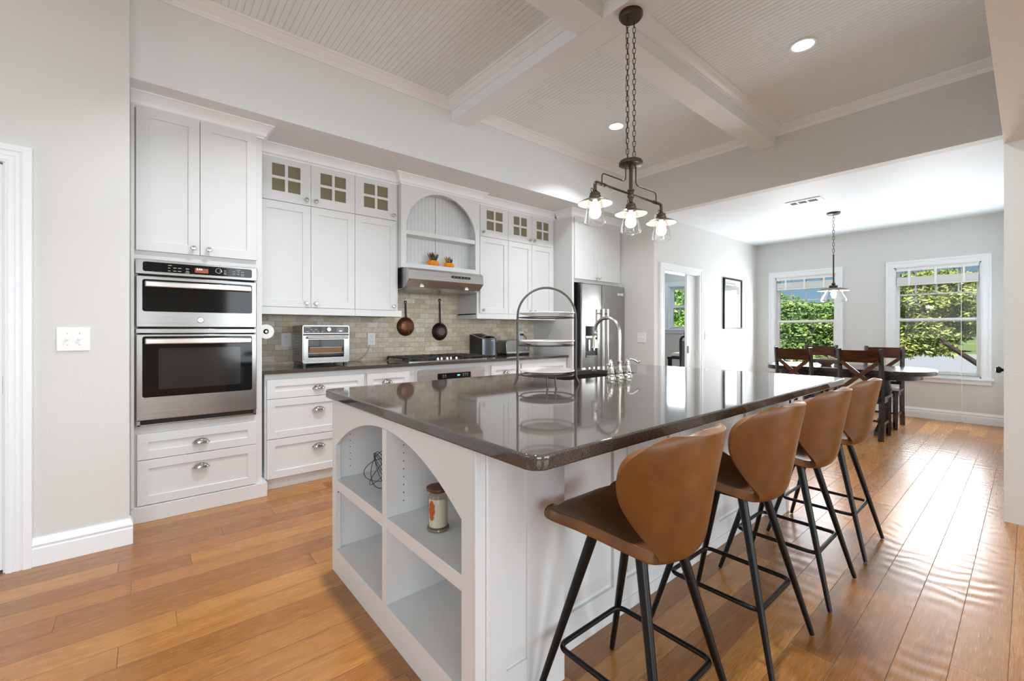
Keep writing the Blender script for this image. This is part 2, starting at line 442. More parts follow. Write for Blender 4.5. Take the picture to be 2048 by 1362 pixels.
def arc(cx, cy, rx, ry, a0, a1, n):
    return [(cx+rx*math.cos(math.radians(a0+(a1-a0)*i/n)), cy+ry*math.sin(math.radians(a0+(a1-a0)*i/n))) for i in range(n+1)]
def rrect(x0, x1, y0, y1, r, n=6):
    return arc(x1-r, y1-r, r, r, 0, 90, n)+arc(x0+r, y1-r, r, r, 90, 180, n)+arc(x0+r, y0+r, r, r, 180, 270, n)+arc(x1-r, y0+r, r, r, 270, 360, n)
def fillet(pts, r, n=5):
    """round the inner corners of a 3-D polyline"""
    P = [Vector(p) for p in pts]; out = [P[0]]
    for a, b, c in zip(P, P[1:], P[2:]):
        d0 = (a-b); d1 = (c-b); k = min(r, d0.length*.45, d1.length*.45)
        s0 = b+d0.normalized()*k; s1 = b+d1.normalized()*k
        for i in range(n+1):
            t = i/n; out.append(s0*(1-t)**2+b*2*t*(1-t)+s1*t*t)
    out.append(P[-1]); return out
def text_mesh(s, size, M):
    cu = bpy.data.curves.new('t', 'FONT'); cu.body = s; cu.size = size; cu.extrude = .0004; cu.align_x = 'CENTER'; cu.align_y = 'CENTER'
    ob = bpy.data.objects.new('t', cu); me = bpy.data.meshes.new_from_object(ob)
    mb = MB(); mb.bm.from_mesh(me); bpy.data.objects.remove(ob); bpy.data.curves.remove(cu); bpy.data.meshes.remove(me)
    mb.xf(M); return mb
FRONT = Matrix.Rotation(PI/2, 4, 'X')      # text facing -Y

# ---------------------------------------------------------------- levels of the room (metres, camera at the origin, 1.2 up)
ZC = 3.275; ZD = 2.684; XH = 4.975; XW = 8.22; YD = 3.086; YS = 3.395; YL = 3.28; YB = 4.29; YR = .105; XE = -4.4

def wall_plate(name, plane, outer, t0, t1, holes, mat=None):
    return struct(name, MB().plate(outer, t0, t1, plane, holes), mat or M_WALL)
R4 = lambda a0, a1, b0, b1: [(a0, b0), (a1, b0), (a1, b1), (a0, b1)]

# floor slab under every room
struct('floor', MB().box(-6, 8.36, -5.7, 5.9, -.12, 0), M_FLOOR)
# left wall with the door, and its return beside the oven cabinet
wall_plate('wall_left', 'XZ', [(XE, 0), (-1.33, 0), (-1.33, 2.036), (-.52, 2.036), (-.52, 0), (-.06, 0), (-.06, ZC+.1), (XE, ZC+.1)], YL, YL+.12, [])
struct('wall_alcove', MB().box(-.18, -.06, YL+.12, YB, 0, ZC+.1), M_WALL)
struct('wall_back', MB().box(-.18, XH+.115, YB, YB+.12, 0, ZC+.1), M_WALL)
struct('wall_soffit', MB().box(-.06, XH, YS, YB, ZD, ZC+.1), M_SOFF)
struct('wall_fridge_end', MB().box(XH, XH+.115, YD, YB, 0, ZC+.1), M_WALL)
struct('wall_header', MB().box(XH, XH+.115, YR, YD, ZD, ZC+.1), M_WALL)
wall_plate('wall_dining_left', 'XZ', [(XH+.115, 0), (5.197, 0), (5.197, 2.0), (6.129, 2.0), (6.129, 0), (XW, 0), (XW, ZD+.2), (XH+.115, ZD+.2)], YD, YD+.12, [])
W2 = (.40, 1.25, .607, 2.096); W1 = (1.941, 2.794, .607, 2.096); W3 = (3.85, 4.75, 1.255, 2.096)
wall_plate('wall_window', 'YZ', R4(-.1, 5.9, 0, ZC+.1), XW, XW+.14, [R4(w[0], w[1], w[2], w[3]) for w in (W2, W1, W3)])
wall_plate('wall_right', 'XZ', [(XE, 2.38), (4.143, 2.38), (4.143, 0), (XW, 0), (XW, ZC+.1), (XE, ZC+.1)], -.1, YR, [])
wall_plate('wall_kitchen_end', 'YZ', R4(-.1, YL+.12, 0, ZC+.1), XE-.12, XE, [R4(.45, 2.95, .9, 2.8)])  # unseen wall; its opening is added for the fill lamp
# the office behind the far door; unseen great room, its openings added for light
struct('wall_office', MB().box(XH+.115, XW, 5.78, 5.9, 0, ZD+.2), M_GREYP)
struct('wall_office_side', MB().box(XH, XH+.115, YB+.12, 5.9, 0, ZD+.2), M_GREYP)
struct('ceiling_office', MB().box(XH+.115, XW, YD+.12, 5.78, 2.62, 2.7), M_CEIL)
wall_plate('wall_great_room', 'XZ', R4(-6, XW, 0, 3.4), -5.62, -5.5, [R4(-4.05, -.35, .35, 2.85), R4(1.55, 5.25, .35, 2.85)])
struct('wall_great_room_left', MB().box(-6.1, -6, -5.62, YL, 0, 3.4), M_WALL)
struct('wall_great_room_right', MB().box(XW, XW+.14, -5.62, -.1, 0, 3.4), M_WALL)
struct('wall_great_room_back', MB().box(-6, XE-.12, YL-.1, YL, 0, 3.4), M_WALL)
struct('ceiling_great_room', MB().box(-6.1, XW+.14, -5.62, -.1, ZC, ZC+.1), M_CEIL)
struct('roof_sun_block', MB().box(-6.2, XW+.4, -5.8, 6.0, ZC+.1, ZC+.25), M_CEIL)  # unseen slab added to keep the sun out of the rooms

# beadboard ceiling panels between the beams (grooves run away from the camera towards the cabinets)
def beadboard(mb, x0, x1, y0, y1, z, p=.0395, g=.0055, d=.0045):
    x = x0; prof = []
    while x < x1:
        e = min(x+p, x1); prof += [(x, z), (e-g, z), (e-g*.75, z+d), (e-g*.25, z+d), (e, z)]; x = e
    rows = [[(a, y0, b) for a, b in prof], [(a, y1, b) for a, b in prof]]
    mb.grid(rows)
mb = MB(); beadboard(mb, XE, XH, YR, YS, ZC)
struct('ceiling', mb, M_CEIL, ang=20)
struct('ceiling_dining', MB().box(XH+.115, XW, YR, YD, ZD, ZD+.08), M_CEIL)
struct('beam_1', MB().box(2.14, 2.34, YR, YS, 3.104, ZC+.02, .004), M_CEIL)
struct('beam_2', MB().box(XE, 2.139, 1.68, 1.88, 3.104, ZC+.02, .004), M_CEIL)
struct('beam_3', MB().box(2.341, XH, 1.68, 1.88, 3.104, ZC+.02, .004), M_CEIL)
CROWN = [(0, 3.193), (.011, 3.193), (.013, 3.207), (.017, 3.210), (.021, 3.222), (.026, 3.226), (.034, 3.229), (.046, 3.239), (.056, 3.251), (.062, 3.258), (.072, 3.260), (.074, 3.268), (.074, ZC+.003), (0, ZC+.003)]
for i, loop in enumerate(([(2.34, 1.88), (XH, 1.88), (XH, YS), (2.34, YS)], [(2.34, YR), (XH, YR), (XH, 1.68), (2.34, 1.68)],
                          [(XE, 1.88), (2.14, 1.88), (2.14, YS), (-.06, YS), (-.06, YL), (XE, YL)], [(XE, YR), (2.14, YR), (2.14, 1.68), (XE, 1.68)])):
    struct('trim_%d' % (i+1), MB().sweep(loop, CROWN, closed=True), M_TRIM, ang=25)
# baseboards
BASE = [(0, 0), (.016, 0), (.016, .088), (.012, .094), (.012, .101), (.016, .106), (.014, .122), (.008, .132), (.006, .141), (0, .141)]
struct('baseboard_left', MB().sweep([(-.06, YL+.05), (-.06, YL), (-.431, YL)], BASE), M_TRIM, ang=25)
struct('baseboard_window', MB().sweep([(XW, YR), (XW, YD)], BASE), M_TRIM, ang=25)
struct('baseboard_dining_left', MB().sweep([(XW-.016, YD), (6.23, YD)], BASE), M_TRIM, ang=25)
struct('baseboard_dining_right', MB().sweep([(6.5, YR), (XW-.016, YR)], BASE), M_TRIM, ang=25)
struct('baseboard_fridge_end', MB().sweep([(XH, YD), (XH, 3.5)], BASE), M_TRIM, ang=25)

# doors and casings
def casing_x(mb, x0, x1, zt, y, w=.089, d=.018):
    """door casing round the opening x0..x1 on a wall face at y (facing -Y)"""
    U = lambda a, b: [(x0-b, 0), (x0-b, zt+b), (x1+b, zt+b), (x1+b, 0), (x1+a, 0), (x1+a, zt+a), (x0-a, zt+a), (x0-a, 0)]
    mb.plate(U(0, w), y-d, y, 'XZ'); mb.plate(U(w-.030, w-.0005), y-d-.007, y-d+.001, 'XZ'); mb.plate(U(.034, .044), y-d-.003, y-d+.001, 'XZ'); mb.plate(U(.010, .022), y-d-.004, y-d+.001, 'XZ')
    return mb
d1 = struct('door_1', MB().box(-1.325, -.532, YL+.012, YL+.05, .012, 2.028, .002), M_TRIM)
struct('trim_5', casing_x(MB(), -1.33, -.52, 2.036, YL), M_TRIM)
part('latch', MB().box(-.534, -.5305, YL+.012, YL+.045, .885, .975, .001), M_BLACK, d1)
part('jamb', MB().box(-.5305, -.52, YL, YL+.12, 0, 2.036).box(-1.33, -1.326, YL, YL+.12, 0, 2.036), M_TRIM, d1)
struct('trim_6', casing_x(MB(), 5.197, 6.129, 2.0, YD), M_TRIM)
d2 = struct('door_2', MB().box(5.885, 6.128, YD+.045, YD+.08, .01, 1.995, .002), M_TRIM)
part('pull', MB().box(5.888, 5.935, YD+.038, YD+.046, .885, .985, .002), M_BLACK, d2)
part('jamb', MB().box(5.197, 5.212, YD-.001, YD+.12, 0, 2.0).box(5.2, 6.129, YD+.0, YD+.12, 1.99, 2.0), M_TRIM, d2)
d3 = struct('door_3', MB().box(5.0, 5.86, YR, YR+.012, .01, 2.03, .002), M_TRIM)
part('knob', MB().lathe([(.03, 0), (.03, .006), (.012, .01), (.012, .03), (.026, .04), (.03, .055), (.022, .066), (0, .068)], (5.47, YR+.012, .875), 'Y', 20), M_BLACK, d3)

# windows: casing, stool and apron, sashes, grille, pane
def window(n, w, casing=.09):
    y0, y1, z0, z1 = w; xf = XW
    fr = MB(); d = .02
    U = lambda a, b: [(y0-b, z0-.02), (y0-b, z1+b), (y1+b, z1+b), (y1+b, z0-.02), (y1+a, z0-.02), (y1+a, z1+a), (y0-a, z1+a), (y0-a, z0-.02)]
    fr.plate(U(0, casing), xf-d, xf, 'YZ'); fr.plate(U(casing-.026, casing-.0005), xf-d-.008, xf-d+.001, 'YZ'); fr.plate(U(.012, .024), xf-d-.004, xf-d+.001, 'YZ')
    f = struct('window_%d' % n, fr, M_TRIM)
    part('sill', MB().box(xf-.055, xf+.06, y0-casing-.02, y1+casing+.02, z0-.045, z0-.018, .005).box(xf-.022, xf, y0-casing, y1+casing, z0-.102, z0-.045, .003), M_TRIM, f)
    part('jamb', MB().box(xf, xf+.14, y0-.001, y0+.014, z0-.02, z1).box(xf, xf+.14, y1-.014, y1+.001, z0-.02, z1).box(xf, xf+.14, y0, y1, z1-.014, z1+.001).box(xf+.02, xf+.14, y0, y1, z0-.021, z0), M_TRIM, f)
    zm = (z0+z1)/2
    def sash(a, b, c, e, x):
        s = .032
        m = MB().box(x, x+.035, a, b, c, c+s*1.3, .003).box(x, x+.035, a, b, e-s, e, .003).box(x, x+.035, a, a+s, c+s*1.3, e-s).box(x, x+.035, b-s, b, c+s*1.3, e-s)
        return m
    part('lower_sash', sash(y0+.014, y1-.014, z0, zm+.025, xf+.055), M_WHITE, f)
    up = part('upper_sash', sash(y0+.014, y1-.014, zm-.02, z1-.014, xf+.092), M_WHITE, f)
    g = MB(); zg = z1-.383; xx = xf+.108
    g.box(xx-.004, xx+.004, y0+.04, y1-.04, zg-.009, zg+.009)
    for k in (1, 2, 3):
        yy = y0+(y1-y0)*k/4; g.box(xx-.004, xx+.004, yy-.009, yy+.009, zg, z1-.03)
    part('grille', g, M_WHITE, up)
    part('pane', MB().box(xf+.070, xf+.074, y0+.03, y1-.03, z0+.03, zm+.0), M_PANE, f)
    part('pane', MB().box(xf+.1005, xf+.1035, y0+.03, y1-.03, zm+.0, z1-.03), M_PANE, up)
    return f
window(1, W2); window(2, W1); window(3, W3)
for n, w, lab, gap in ((1, W2, 'white blind drawn up in the right dining window, with a long cord', .085), (2, W1, 'white slatted blind drawn up at the top of the left dining window behind the pendant', .04)):
    y0, y1 = w[0]+.02, w[1]-.02; zt = w[3]-.014
    b = thing('window_blind', lab, 'blind', (XW+.03, (y0+y1)/2, zt-.2), group='blinds in the dining room')
    part('head_rail', MB().box(XW+.004, XW+.05, y0, y1, zt-.04, zt, .003), M_WHITE, b)
    s = MB(); zb = zt-.04-gap
    for k in range(12): s.box(XW+.006, XW+.05, y0+.002, y1-.002, zb-.0082*k-.0068, zb-.0082*k, .0015, 1)
    part('slat_stack', s, M_WHITE, b)
    part('bottom_rail', MB().box(XW+.006, XW+.05, y0+.002, y1-.002, zb-.118, zb-.0995, .003), M_WHITE, b)
    for k in range(3):
        yy = y0+(y1-y0)*(.17+.33*k); part('ladder_tape', MB().box(XW+.0025, XW+.0055, yy-.012, yy+.012, zb-.118, zt-.002), M_PAPER, b)
    if n == 1:
        part('pull_cord', MB().tube(fillet([(XW-.002, .58, zt-.02), (XW-.024, .577, .62), (XW-.058, .572, .59), (XW-.035, .57, .3), (XW-.03, .57, .03)], .02), .0032, 6), M_WHITE, b)
        part('cord_tassel', MB().lathe([(.004, .06), (.009, .04), (.011, .012), (.004, 0)], (XW-.03, .57, .002), 'Z', 10), M_WHITE, b)
# ---------------------------------------------------------------- cabinetry
def shaker(x0, x1, z0, z1, y, rail=.062, t=.02, rec=.009):
    """shaker door or drawer front facing -Y with its face at y"""
    m = MB(); b = .0015
    m.box(x0, x1, y, y+t, z1-rail, z1, b, 1).box(x0, x1, y, y+t, z0, z0+rail, b, 1)
    m.box(x0, x0+rail, y, y+t, z0+rail-.002, z1-rail+.002, b, 1).box(x1-rail, x1, y, y+t, z0+rail-.002, z1-rail+.002, b, 1)
    m.box(x0+rail-.004, x1-rail+.004, y+rec, y+t-.001, z0+rail-.004, z1-rail+.004)
    return m
def knob_mb(x, y, z):
    return MB().lathe([(.007, 0), (.006, .004), (.0055, .014), (.011, .018), (.0155, .022), (.0155, .027), (.012, .031), (0, .0325)], (x, y, z), '-Y', 18)
def cup_pull(x, y, z):
    """half-dome bin pull facing -Y"""
    rows = []; a, d, h = .045, .024, .026; nz = -.010
    for i in range(8):
        ph = PI/2*i/7*.985
        rows.append([(x+a*math.cos(th)*math.cos(ph), y-.002-d*math.sin(th)*math.cos(ph)**.6, z+nz+h*1.2*math.sin(ph)) for th in [PI*k/16 for k in range(17)]])
    m = MB().grid(rows); bmesh.ops.solidify(m.bm, geom=list(m.bm.faces), thickness=.002)
    for s_ in (-1, 1): m.box(x+s_*.043-.006, x+s_*.043+.006, y-.003, y, z-.011, z-.002, .001, 1)
    return m
def door_part(parent, x0, x1, z0, z1, y, kx=None, kz=None, label=None, rail=.062):
    d = part('door', shaker(x0, x1, z0, z1, y, rail), M_CAB, parent, label)
    if kx is not None: part('knob', knob_mb(kx, y, kz), M_CHROME, d)
    return d
def drawer_part(parent, x0, x1, z0, z1, y, px=None, pz=None, rail=.055):
    d = part('drawer', shaker(x0, x1, z0, z1, y, rail), M_CAB, parent)
    if px is not None: part('cup_pull', cup_pull(px, y, pz), M_CHROME, d)
    return d
def glass_door(parent, x0, x1, z0, z1, y, kx, kz, gx0, gx1, gz0, gz1):
    xm = (gx0+gx1)/2; zm = (gz0+gz1)/2; q = .011
    holes = [R4(a, b, c, d) for a, b in ((gx0, xm-q), (xm+q, gx1)) for c, d in ((gz0, zm-q), (zm+q, gz1))]
    d = part('glass_door', MB().plate(R4(x0, x1, z0, z1), y, y+.02, 'XZ', holes), M_CAB, parent)
    part('pane', MB().box(gx0-.01, gx1+.01, y+.012, y+.015, gz0-.01, gz1+.01), M_OLIVE, d)
    part('knob', knob_mb(kx, y, kz), M_CHROME, d)
    return d
def carcass(x0, x1, y0, y1, z0, z1): return MB().box(x0, x1, y0, y1, z0, z1, .0015, 1)

# tall oven cabinet at the left end
YO = 3.58
oc = thing('oven_cabinet', 'tall white cabinet around the double wall oven, doors above and two drawers below', 'cabinet', (.3, 3.9, 0))
part('body', MB().plate(R4(-.057, .66, .1, 2.61), YO+.021, YO+.66, 'XZ', [R4(-.025, .612, .615, 1.648)]), M_CAB, oc)
part('back', MB().box(-.057, .66, YO+.66, YO+.675, .1, 2.61), M_CAB, oc)
part('filler', MB().box(-.059, -.042, YO-.012, YO+.03, .1, 2.61, .002), M_CAB, oc)
part('plinth', MB().box(-.059, .69, YO-.008, YO+.6, 0, .1, .003), M_CAB, oc)
door_part(oc, -.034, .2895, 1.705, 2.607, YO, .255, 1.748)
door_part(oc, .2925, .624, 1.705, 2.607, YO, .34, 1.746)
drawer_part(oc, -.029, .622, .390, .552, YO, .297, .463)
drawer_part(oc, -.029, .622, .105, .386, YO, .297, .297)

# double wall oven
wo = thing('wall_oven', 'stainless double wall oven with black glass doors built into the tall white cabinet', 'oven', (.3, 3.6, .6))
part('housing', MB().box(-.022, .609, YO+.012, YO+.55, .618, 1.645), M_DARK, wo)
def rplate(x0, x1, z0, z1, y0, y1, r=.012): return MB().plate(rrect(x0, x1, z0, z1, r), y0, y1, 'XZ')
cp = part('control_panel', MB().box(-.038, .622, YO-.018, YO+.012, 1.556, 1.649, .003), M_STEEL, wo)
cg = part('display_panel', rplate(-.002, .590, 1.574, 1.634, YO-.0205, YO-.017), M_BGLASS, cp)
scr = MB().box(.262, .335, YO-.0216, YO-.0203, 1.585, 1.615)
part('screen', scr, M_SCREEN, cg)
part('screen_digits', text_mesh('5:04', .019, Matrix.Translation((.286, YO-.0219, 1.608)) @ FRONT), M_LIT, cg)
dl = part('dial', MB().lathe([(.0185, 0), (.0185, .010), (.016, .012), (.0145, .0115), (.0145, .008), (0, .008)], (.392, YO-.0205, 1.606), '-Y', 26), M_CHROME, cp)
part('dial_face', MB().lathe([(.0144, .0082), (0, .0086)], (.392, YO-.0205, 1.606), '-Y', 26, cap=False), M_BGLASS, dl)
gl = MB()
for (cx, cz, w) in ((.132, 1.620, .018), (.128, 1.603, .011), (.157, 1.605, .016), (.181, 1.605, .018), (.128, 1.585, .013), (.157, 1.586, .016), (.181, 1.586, .018), (.222, 1.605, .018), (.222, 1.590, .016), (.222, 1.580, .022),
                    (.43, 1.611, .014), (.43, 1.598, .014), (.43, 1.589, .014), (.482, 1.610, .014), (.508, 1.610, .014), (.532, 1.610, .016), (.482, 1.594, .014), (.508, 1.594, .014), (.533, 1.594, .018), (.533, 1.585, .02), (.508, 1.622, .024)):
    gl.box(cx-w/2, cx+w/2, YO-.0212, YO-.0204, cz-.0018, cz+.0018)
part('panel_lettering', gl, M_GLYPH, cg)
def oven_door(z0, z1, g0, g1, name):
    d = part(name, MB().box(-.034, .619, YO-.022, YO+.01, z0, z1, .004), M_STEEL, wo)
    part('glass', rplate(-.004, .591, g0, g1, YO-.0245, YO-.020, .014), M_BGLASS, d)
    h = part('handle', MB().box(.008, .583, YO-.058, YO-.040, g1-.050, g1-.012, .007, 3), M_CHROME, d)
    for bx in (.012, .558): part('bracket', MB().box(bx, bx+.02, YO-.045, YO-.022, g1-.045, g1-.017, .003), M_STEEL, h)
    return d
md = oven_door(1.224, 1.545, 1.322, 1.524, 'microwave_door')
lg = MB().lathe([(.020, 0), (.020, .002), (.0175, .003), (.0165, .002), (.0165, .0012), (0, .0012)], (.292, YO-.022, 1.272), '-Y', 28)
lg.tube([(.292-.010+.0012*k, YO-.0240, 1.272+.006*math.sin(k*.75)) for k in range(17)], .0012, 6)
part('round_emblem', lg, M_CHROME, md)
part('trim_strip', MB().box(-.036, .620, YO-.012, YO+.012, 1.185, 1.215, .003), M_STEEL, wo)
od = oven_door(.640, 1.179, .783, 1.166, 'oven_door')
part('inner_window', rplate(.075, .52, .83, 1.09, YO-.0251, YO-.0243, .01), principled('oven_window_tint', (.02, .02, .019), .1)[0], od)
part('vent_trim', MB().box(-.032, .617, YO-.016, YO+.012, .604, .614, .002).box(-.032, -.014, YO-.016, YO+.012, .604, .638).box(.60, .617, YO-.016, YO+.012, .604, .638), M_STEEL, wo)
part('vent_slot', MB().box(-.015, .602, YO+.0, YO+.012, .612, .640), M_DARK, wo)

# upper cabinets
YU = 3.88
def upper(name, label, x0, x1, doors, trim=None):
    t = thing(name, label, 'cabinet', ((x0+x1)/2, 4.08, 1.33), group=None)
    part('body', carcass(x0, x1, YU+.021, YB-.002, 1.392, 2.62), M_CAB, t)
    a, b = trim or (x0, x1)
    part('light_rail', MB().box(a, b, YU-.004, YU+.022, 1.333, 1.392, .003).box(x0, x0+.018, YU+.022, YB-.002, 1.333, 1.392).box(x1-.018, x1, YU+.022, YB-.002, 1.333, 1.392).box(x0, x1, YU+.02, YB-.01, 1.38, 1.393), M_CAB, t)
    for (a, b, kx, w0, w1) in doors:
        door_part(t, a, b, 1.395, 2.2405, YU, kx, 1.43)
        glass_door(t, a, b, 2.2445, 2.588, YU, kx, 2.289, w0, w1, 2.323, 2.540)
    return t
upper('wall_cabinet', 'white wall cabinet nearest the oven tower, two tall doors under two small glass doors', .662, 1.4435, [(.684, 1.0725, 1.036, .782, .992), (1.0755, 1.4425, 1.112, 1.15, 1.364)])
upper('wall_cabinet', 'narrow white wall cabinet left of the hood niche, one tall door under a glass door', 1.4445, 1.862, [(1.446, 1.838, 1.806, 1.525, 1.754)], (1.4445, 1.892))
upper('wall_cabinet', 'narrow white wall cabinet right of the range hood, one tall door under a glass door', 2.79, 3.219, [(2.822, 3.2185, 2.856, 2.908, 3.137)], (2.776, 3.219))
upper('wall_cabinet', 'white wall cabinet beside the refrigerator panel, two tall doors under two glass doors', 3.2195, 3.985, [(3.2225, 3.591, 3.556, 3.302, 3.509), (3.594, 3.945, 3.628, 3.67, 3.875)])

# arched hood surround
YH = 3.83
hsr = thing('hood_surround', 'white arched niche cabinet with beadboard back above the range hood', 'cabinet', (2.32, 4.0, 1.8))
xa, xb = 1.916, 2.722; Rr = (.403**2+.325**2)/(2*.325); cz = 2.57-Rr; a0 = math.degrees(math.asin((2.245-cz)/Rr))
hole = [(xa-.0, 1.852), (xb, 1.852), (xb, 2.238), (xb-.008, 2.245)] + arc(2.319, cz, Rr, Rr, a0, 180-a0, 28)[1:-1] + [(xa+.008, 2.245), (xa, 2.238)]
part('arch_panel', MB().plate(R4(1.864, 2.776, 1.803, 2.62), YH, YH+.022, 'XZ', [hole]), M_CAB, hsr)
part('body', MB().box(1.864, 1.884, YH+.022, YB-.002, 1.803, 2.62).box(2.756, 2.776, YH+.022, YB-.002, 1.803, 2.62).box(1.884, 2.756, YH+.022, YB-.002, 2.585, 2.62).box(1.884, 2.756, YH+.022, YB-.002, 1.803, 1.848), M_CAB, hsr)
bb = MB(); x = 1.884; pf = []
while x < 2.755:
    e = min(x+.040, 2.756); pf += [(x, 3.985), (e-.005, 3.985), (e-.0035, 3.988), (e-.0015, 3.988), (e, 3.985)]; x = e
bb.grid([[(a, b, 1.848) for a, b in pf], [(a, b, 2.585) for a, b in pf]])
part('beadboard_back', bb, M_CAB, hsr, ang=15)
part('panel_joint', MB().box(2.3185, 2.3215, 3.9835, 3.9855, 1.848, 2.585), M_GAP, hsr)
part('shelf', MB().box(1.90, 2.735, YH+.008, 3.985, 2.128, 2.17, .002), M_CAB, hsr)
part('corbel', MB().plate([(3.86, 1.803), (4.28, 1.803), (4.28, 1.62), (4.0, 1.62), (3.93, 1.66), (3.90, 1.72), (3.86, 1.76)], 2.757, 2.776, 'YZ'), M_CAB, hsr)

# range hood
rh = thing('range_hood', 'stainless under-cabinet range hood with black button strip above the cooktop', 'range hood', (2.32, 4.0, 1.61))
pr = [(3.755, 1.795), (3.735, 1.775), (3.728, 1.69), (3.80, 1.625), (3.85, 1.607), (4.27, 1.607), (4.27, 1.8), (3.77, 1.8)]
part('shell', MB().plate(pr, 1.89, 2.752, 'YZ'), M_STEELL, rh, ang=20)
for lx in (2.06, 2.58): lamp('hood_bulb', 'SPOT', (lx, 3.80, 1.61), 2.2, (1, .88, .7), (math.radians(-14), 0, 0), spot_size=2.2, spot_blend=.8, shadow_soft_size=.03)
part('button_strip', MB().plate(rrect(2.355, 2.588, 1.728, 1.752, .011), 3.7285, 3.733, 'XZ'), M_BPLAS, rh)
for k in range(5): part('button', MB().lathe([(.0045, 0), (.0045, .002), (0, .0022)], (2.39+.04*k, 3.7287, 1.740), '-Y', 12), M_CHROME, rh)
for lx in (2.06, 2.58):
    part('hood_light', MB().lathe([(.0, .0), (.017, .0), (.019, .003), (.02, .010)], (lx, 3.79, 1.6255), 'Z', 20), M_SPOT, rh)
part('mesh_filter', MB().box(1.93, 2.31, 3.88, 4.22, 1.601, 1.6075, .002).box(2.33, 2.71, 3.88, 4.22, 1.601, 1.6075, .002), M_STEELD, rh)
part('filter_rail', MB().box(2.312, 2.328, 3.86, 4.24, 1.598, 1.608, .002), M_STEEL, rh)

# refrigerator enclosure: side panel and the cupboard over the fridge
fe = thing('refrigerator_cabinet', 'white cupboard and tall side panel around the stainless refrigerator', 'cabinet', (4.48, 3.9, 0))
part('side_panel', MB().box(3.987, 4.022, 3.59, YB-.002, 0, 2.62, .002), M_CAB, fe)
part('body', carcass(4.022, 4.972, 3.60, YB-.002, 1.80, 2.62), M_CAB, fe)
door_part(fe, 4.026, 4.452, 1.842, 2.60, 3.578, 4.425, 1.876)
door_part(fe, 4.455, 4.93, 1.842, 2.60, 3.578, 4.482, 1.876)
# crown along the whole run of cabinets
CC = [(0, 2.592), (.010, 2.592), (.012, 2.602), (.018, 2.606), (.024, 2.612), (.026, 2.626), (.036, 2.646), (.052, 2.664), (.058, 2.668), (.062, 2.672), (.070, 2.674), (.070, ZD), (0, ZD)]
struct('trim_7', MB().sweep([(.66, 3.875), (.66, YO+.018), (-.059, YO+.018)], CC), M_TRIM, ang=25)
struct('trim_8', MB().sweep([(3.988, YU+.02), (2.776, YU+.02), (2.776, YH), (1.864, YH), (1.864, YU+.02), (.66, YU+.02)], CC), M_TRIM, ang=25)
struct('trim_9', MB().sweep([(4.974, 3.598), (3.987, 3.598), (3.987, YU-.05)], CC), M_TRIM, ang=25)

# base cabinets
YF = 3.665; XT = YF+.045
def base(name, label, x0, x1, z0=.085):
    t = thing(name, label, 'cabinet', ((x0+x1)/2, 3.95, 0))
    part('body', carcass(x0, x1, YF+.021, YB-.002, z0, .875), M_CAB, t)
    part('toe_kick', MB().box(x0, x1, XT, XT+.02, 0, z0+.01), M_CAB, t)
    return t
b1 = base('base_cabinet', 'white base cabinet of three wide drawers beside the oven tower', .692, 1.455)
for a, b, pz in ((.688, .834, .752), (.386, .684, .580), (.088, .382, .288)): drawer_part(b1, .705, 1.444, a, b, YF, 1.073, pz)
b2 = base('base_cabinet', 'white base cabinet with one narrow drawer left of the under-counter oven', 1.456, 1.93)
drawer_part(b2, 1.468, 1.868, .688, .834, YF, 1.65, .752); door_part(b2, 1.468, 1.868, .088, .684, YF, 1.83, .62)
b3 = base('base_cabinet', 'white base cabinet housing the under-counter oven below the cooktop', 1.931, 2.79)
uo = thing('under_counter_oven', 'stainless oven front with black control strip under the cooktop counter', 'oven', (2.33, 3.66, .1))
part('control_panel', MB().plate(rrect(1.957, 2.712, .70, .832, .03), YF-.012, YF+.02, 'XZ'), M_STEELL, uo)
dp = part('display_panel', rplate(2.153, 2.536, .732, .79, YF-.0145, YF-.011, .006), M_BGLASS, uo)
part('digits', MB().box(2.375, 2.405, YF-.0155, YF-.0143, .757, .770), M_GREENLIT, dp)
gm = MB()
for cx in (2.215, 2.24, 2.445, 2.47, 2.495):
    for q in (.752, .765, .775): gm.box(cx-.007, cx+.007, YF-.0155, YF-.0143, q-.0015, q+.0015)
part('panel_lettering', gm, M_GLYPH, dp)
dd = part('oven_door', MB().box(1.957, 2.712, YF-.016, YF+.02, .16, .695, .004), M_STEEL, uo)
part('glass', rplate(2.04, 2.63, .26, .60, YF-.0185, YF-.015), M_BGLASS, dd)
part('handle', MB().tube([(2.0, YF-.016, .645), (2.0, YF-.05, .645), (2.67, YF-.05, .645), (2.67, YF-.016, .645)], .011, 10), M_STEEL, dd)
part('kick_panel', MB().box(1.957, 2.712, YF-.008, YF+.02, .09, .155, .003), M_STEEL, uo)
b4 = base('base_cabinet', 'white base cabinet with a single drawer just right of the under-counter oven', 2.791, 3.225)
drawer_part(b4, 2.812, 3.216, .688, .834, YF, 3.014, .752); door_part(b4, 2.812, 3.216, .088, .684, YF, 2.85, .62)
b5 = base('base_cabinet', 'white base cabinet with a wide drawer at the refrigerator end of the counter', 3.226, 3.985)
drawer_part(b5, 3.236, 3.962, .688, .834, YF, 3.6, .752); door_part(b5, 3.236, 3.597, .088, .684, YF, 3.56, .62); door_part(b5, 3.601, 3.962, .088, .684, YF, 3.64, .62)
single('countertop', 'long dark quartz worktop along the backsplash under the wall cabinets', 'countertop', MB().box(.662, 3.986, 3.64, YB-.011, .876, .905, .004), M_QUARTZ, (2.32, 3.95, .876))
struct('trim_10', MB().box(.662, 3.987, YB-.010, YB, .905, 1.80), M_TILE)

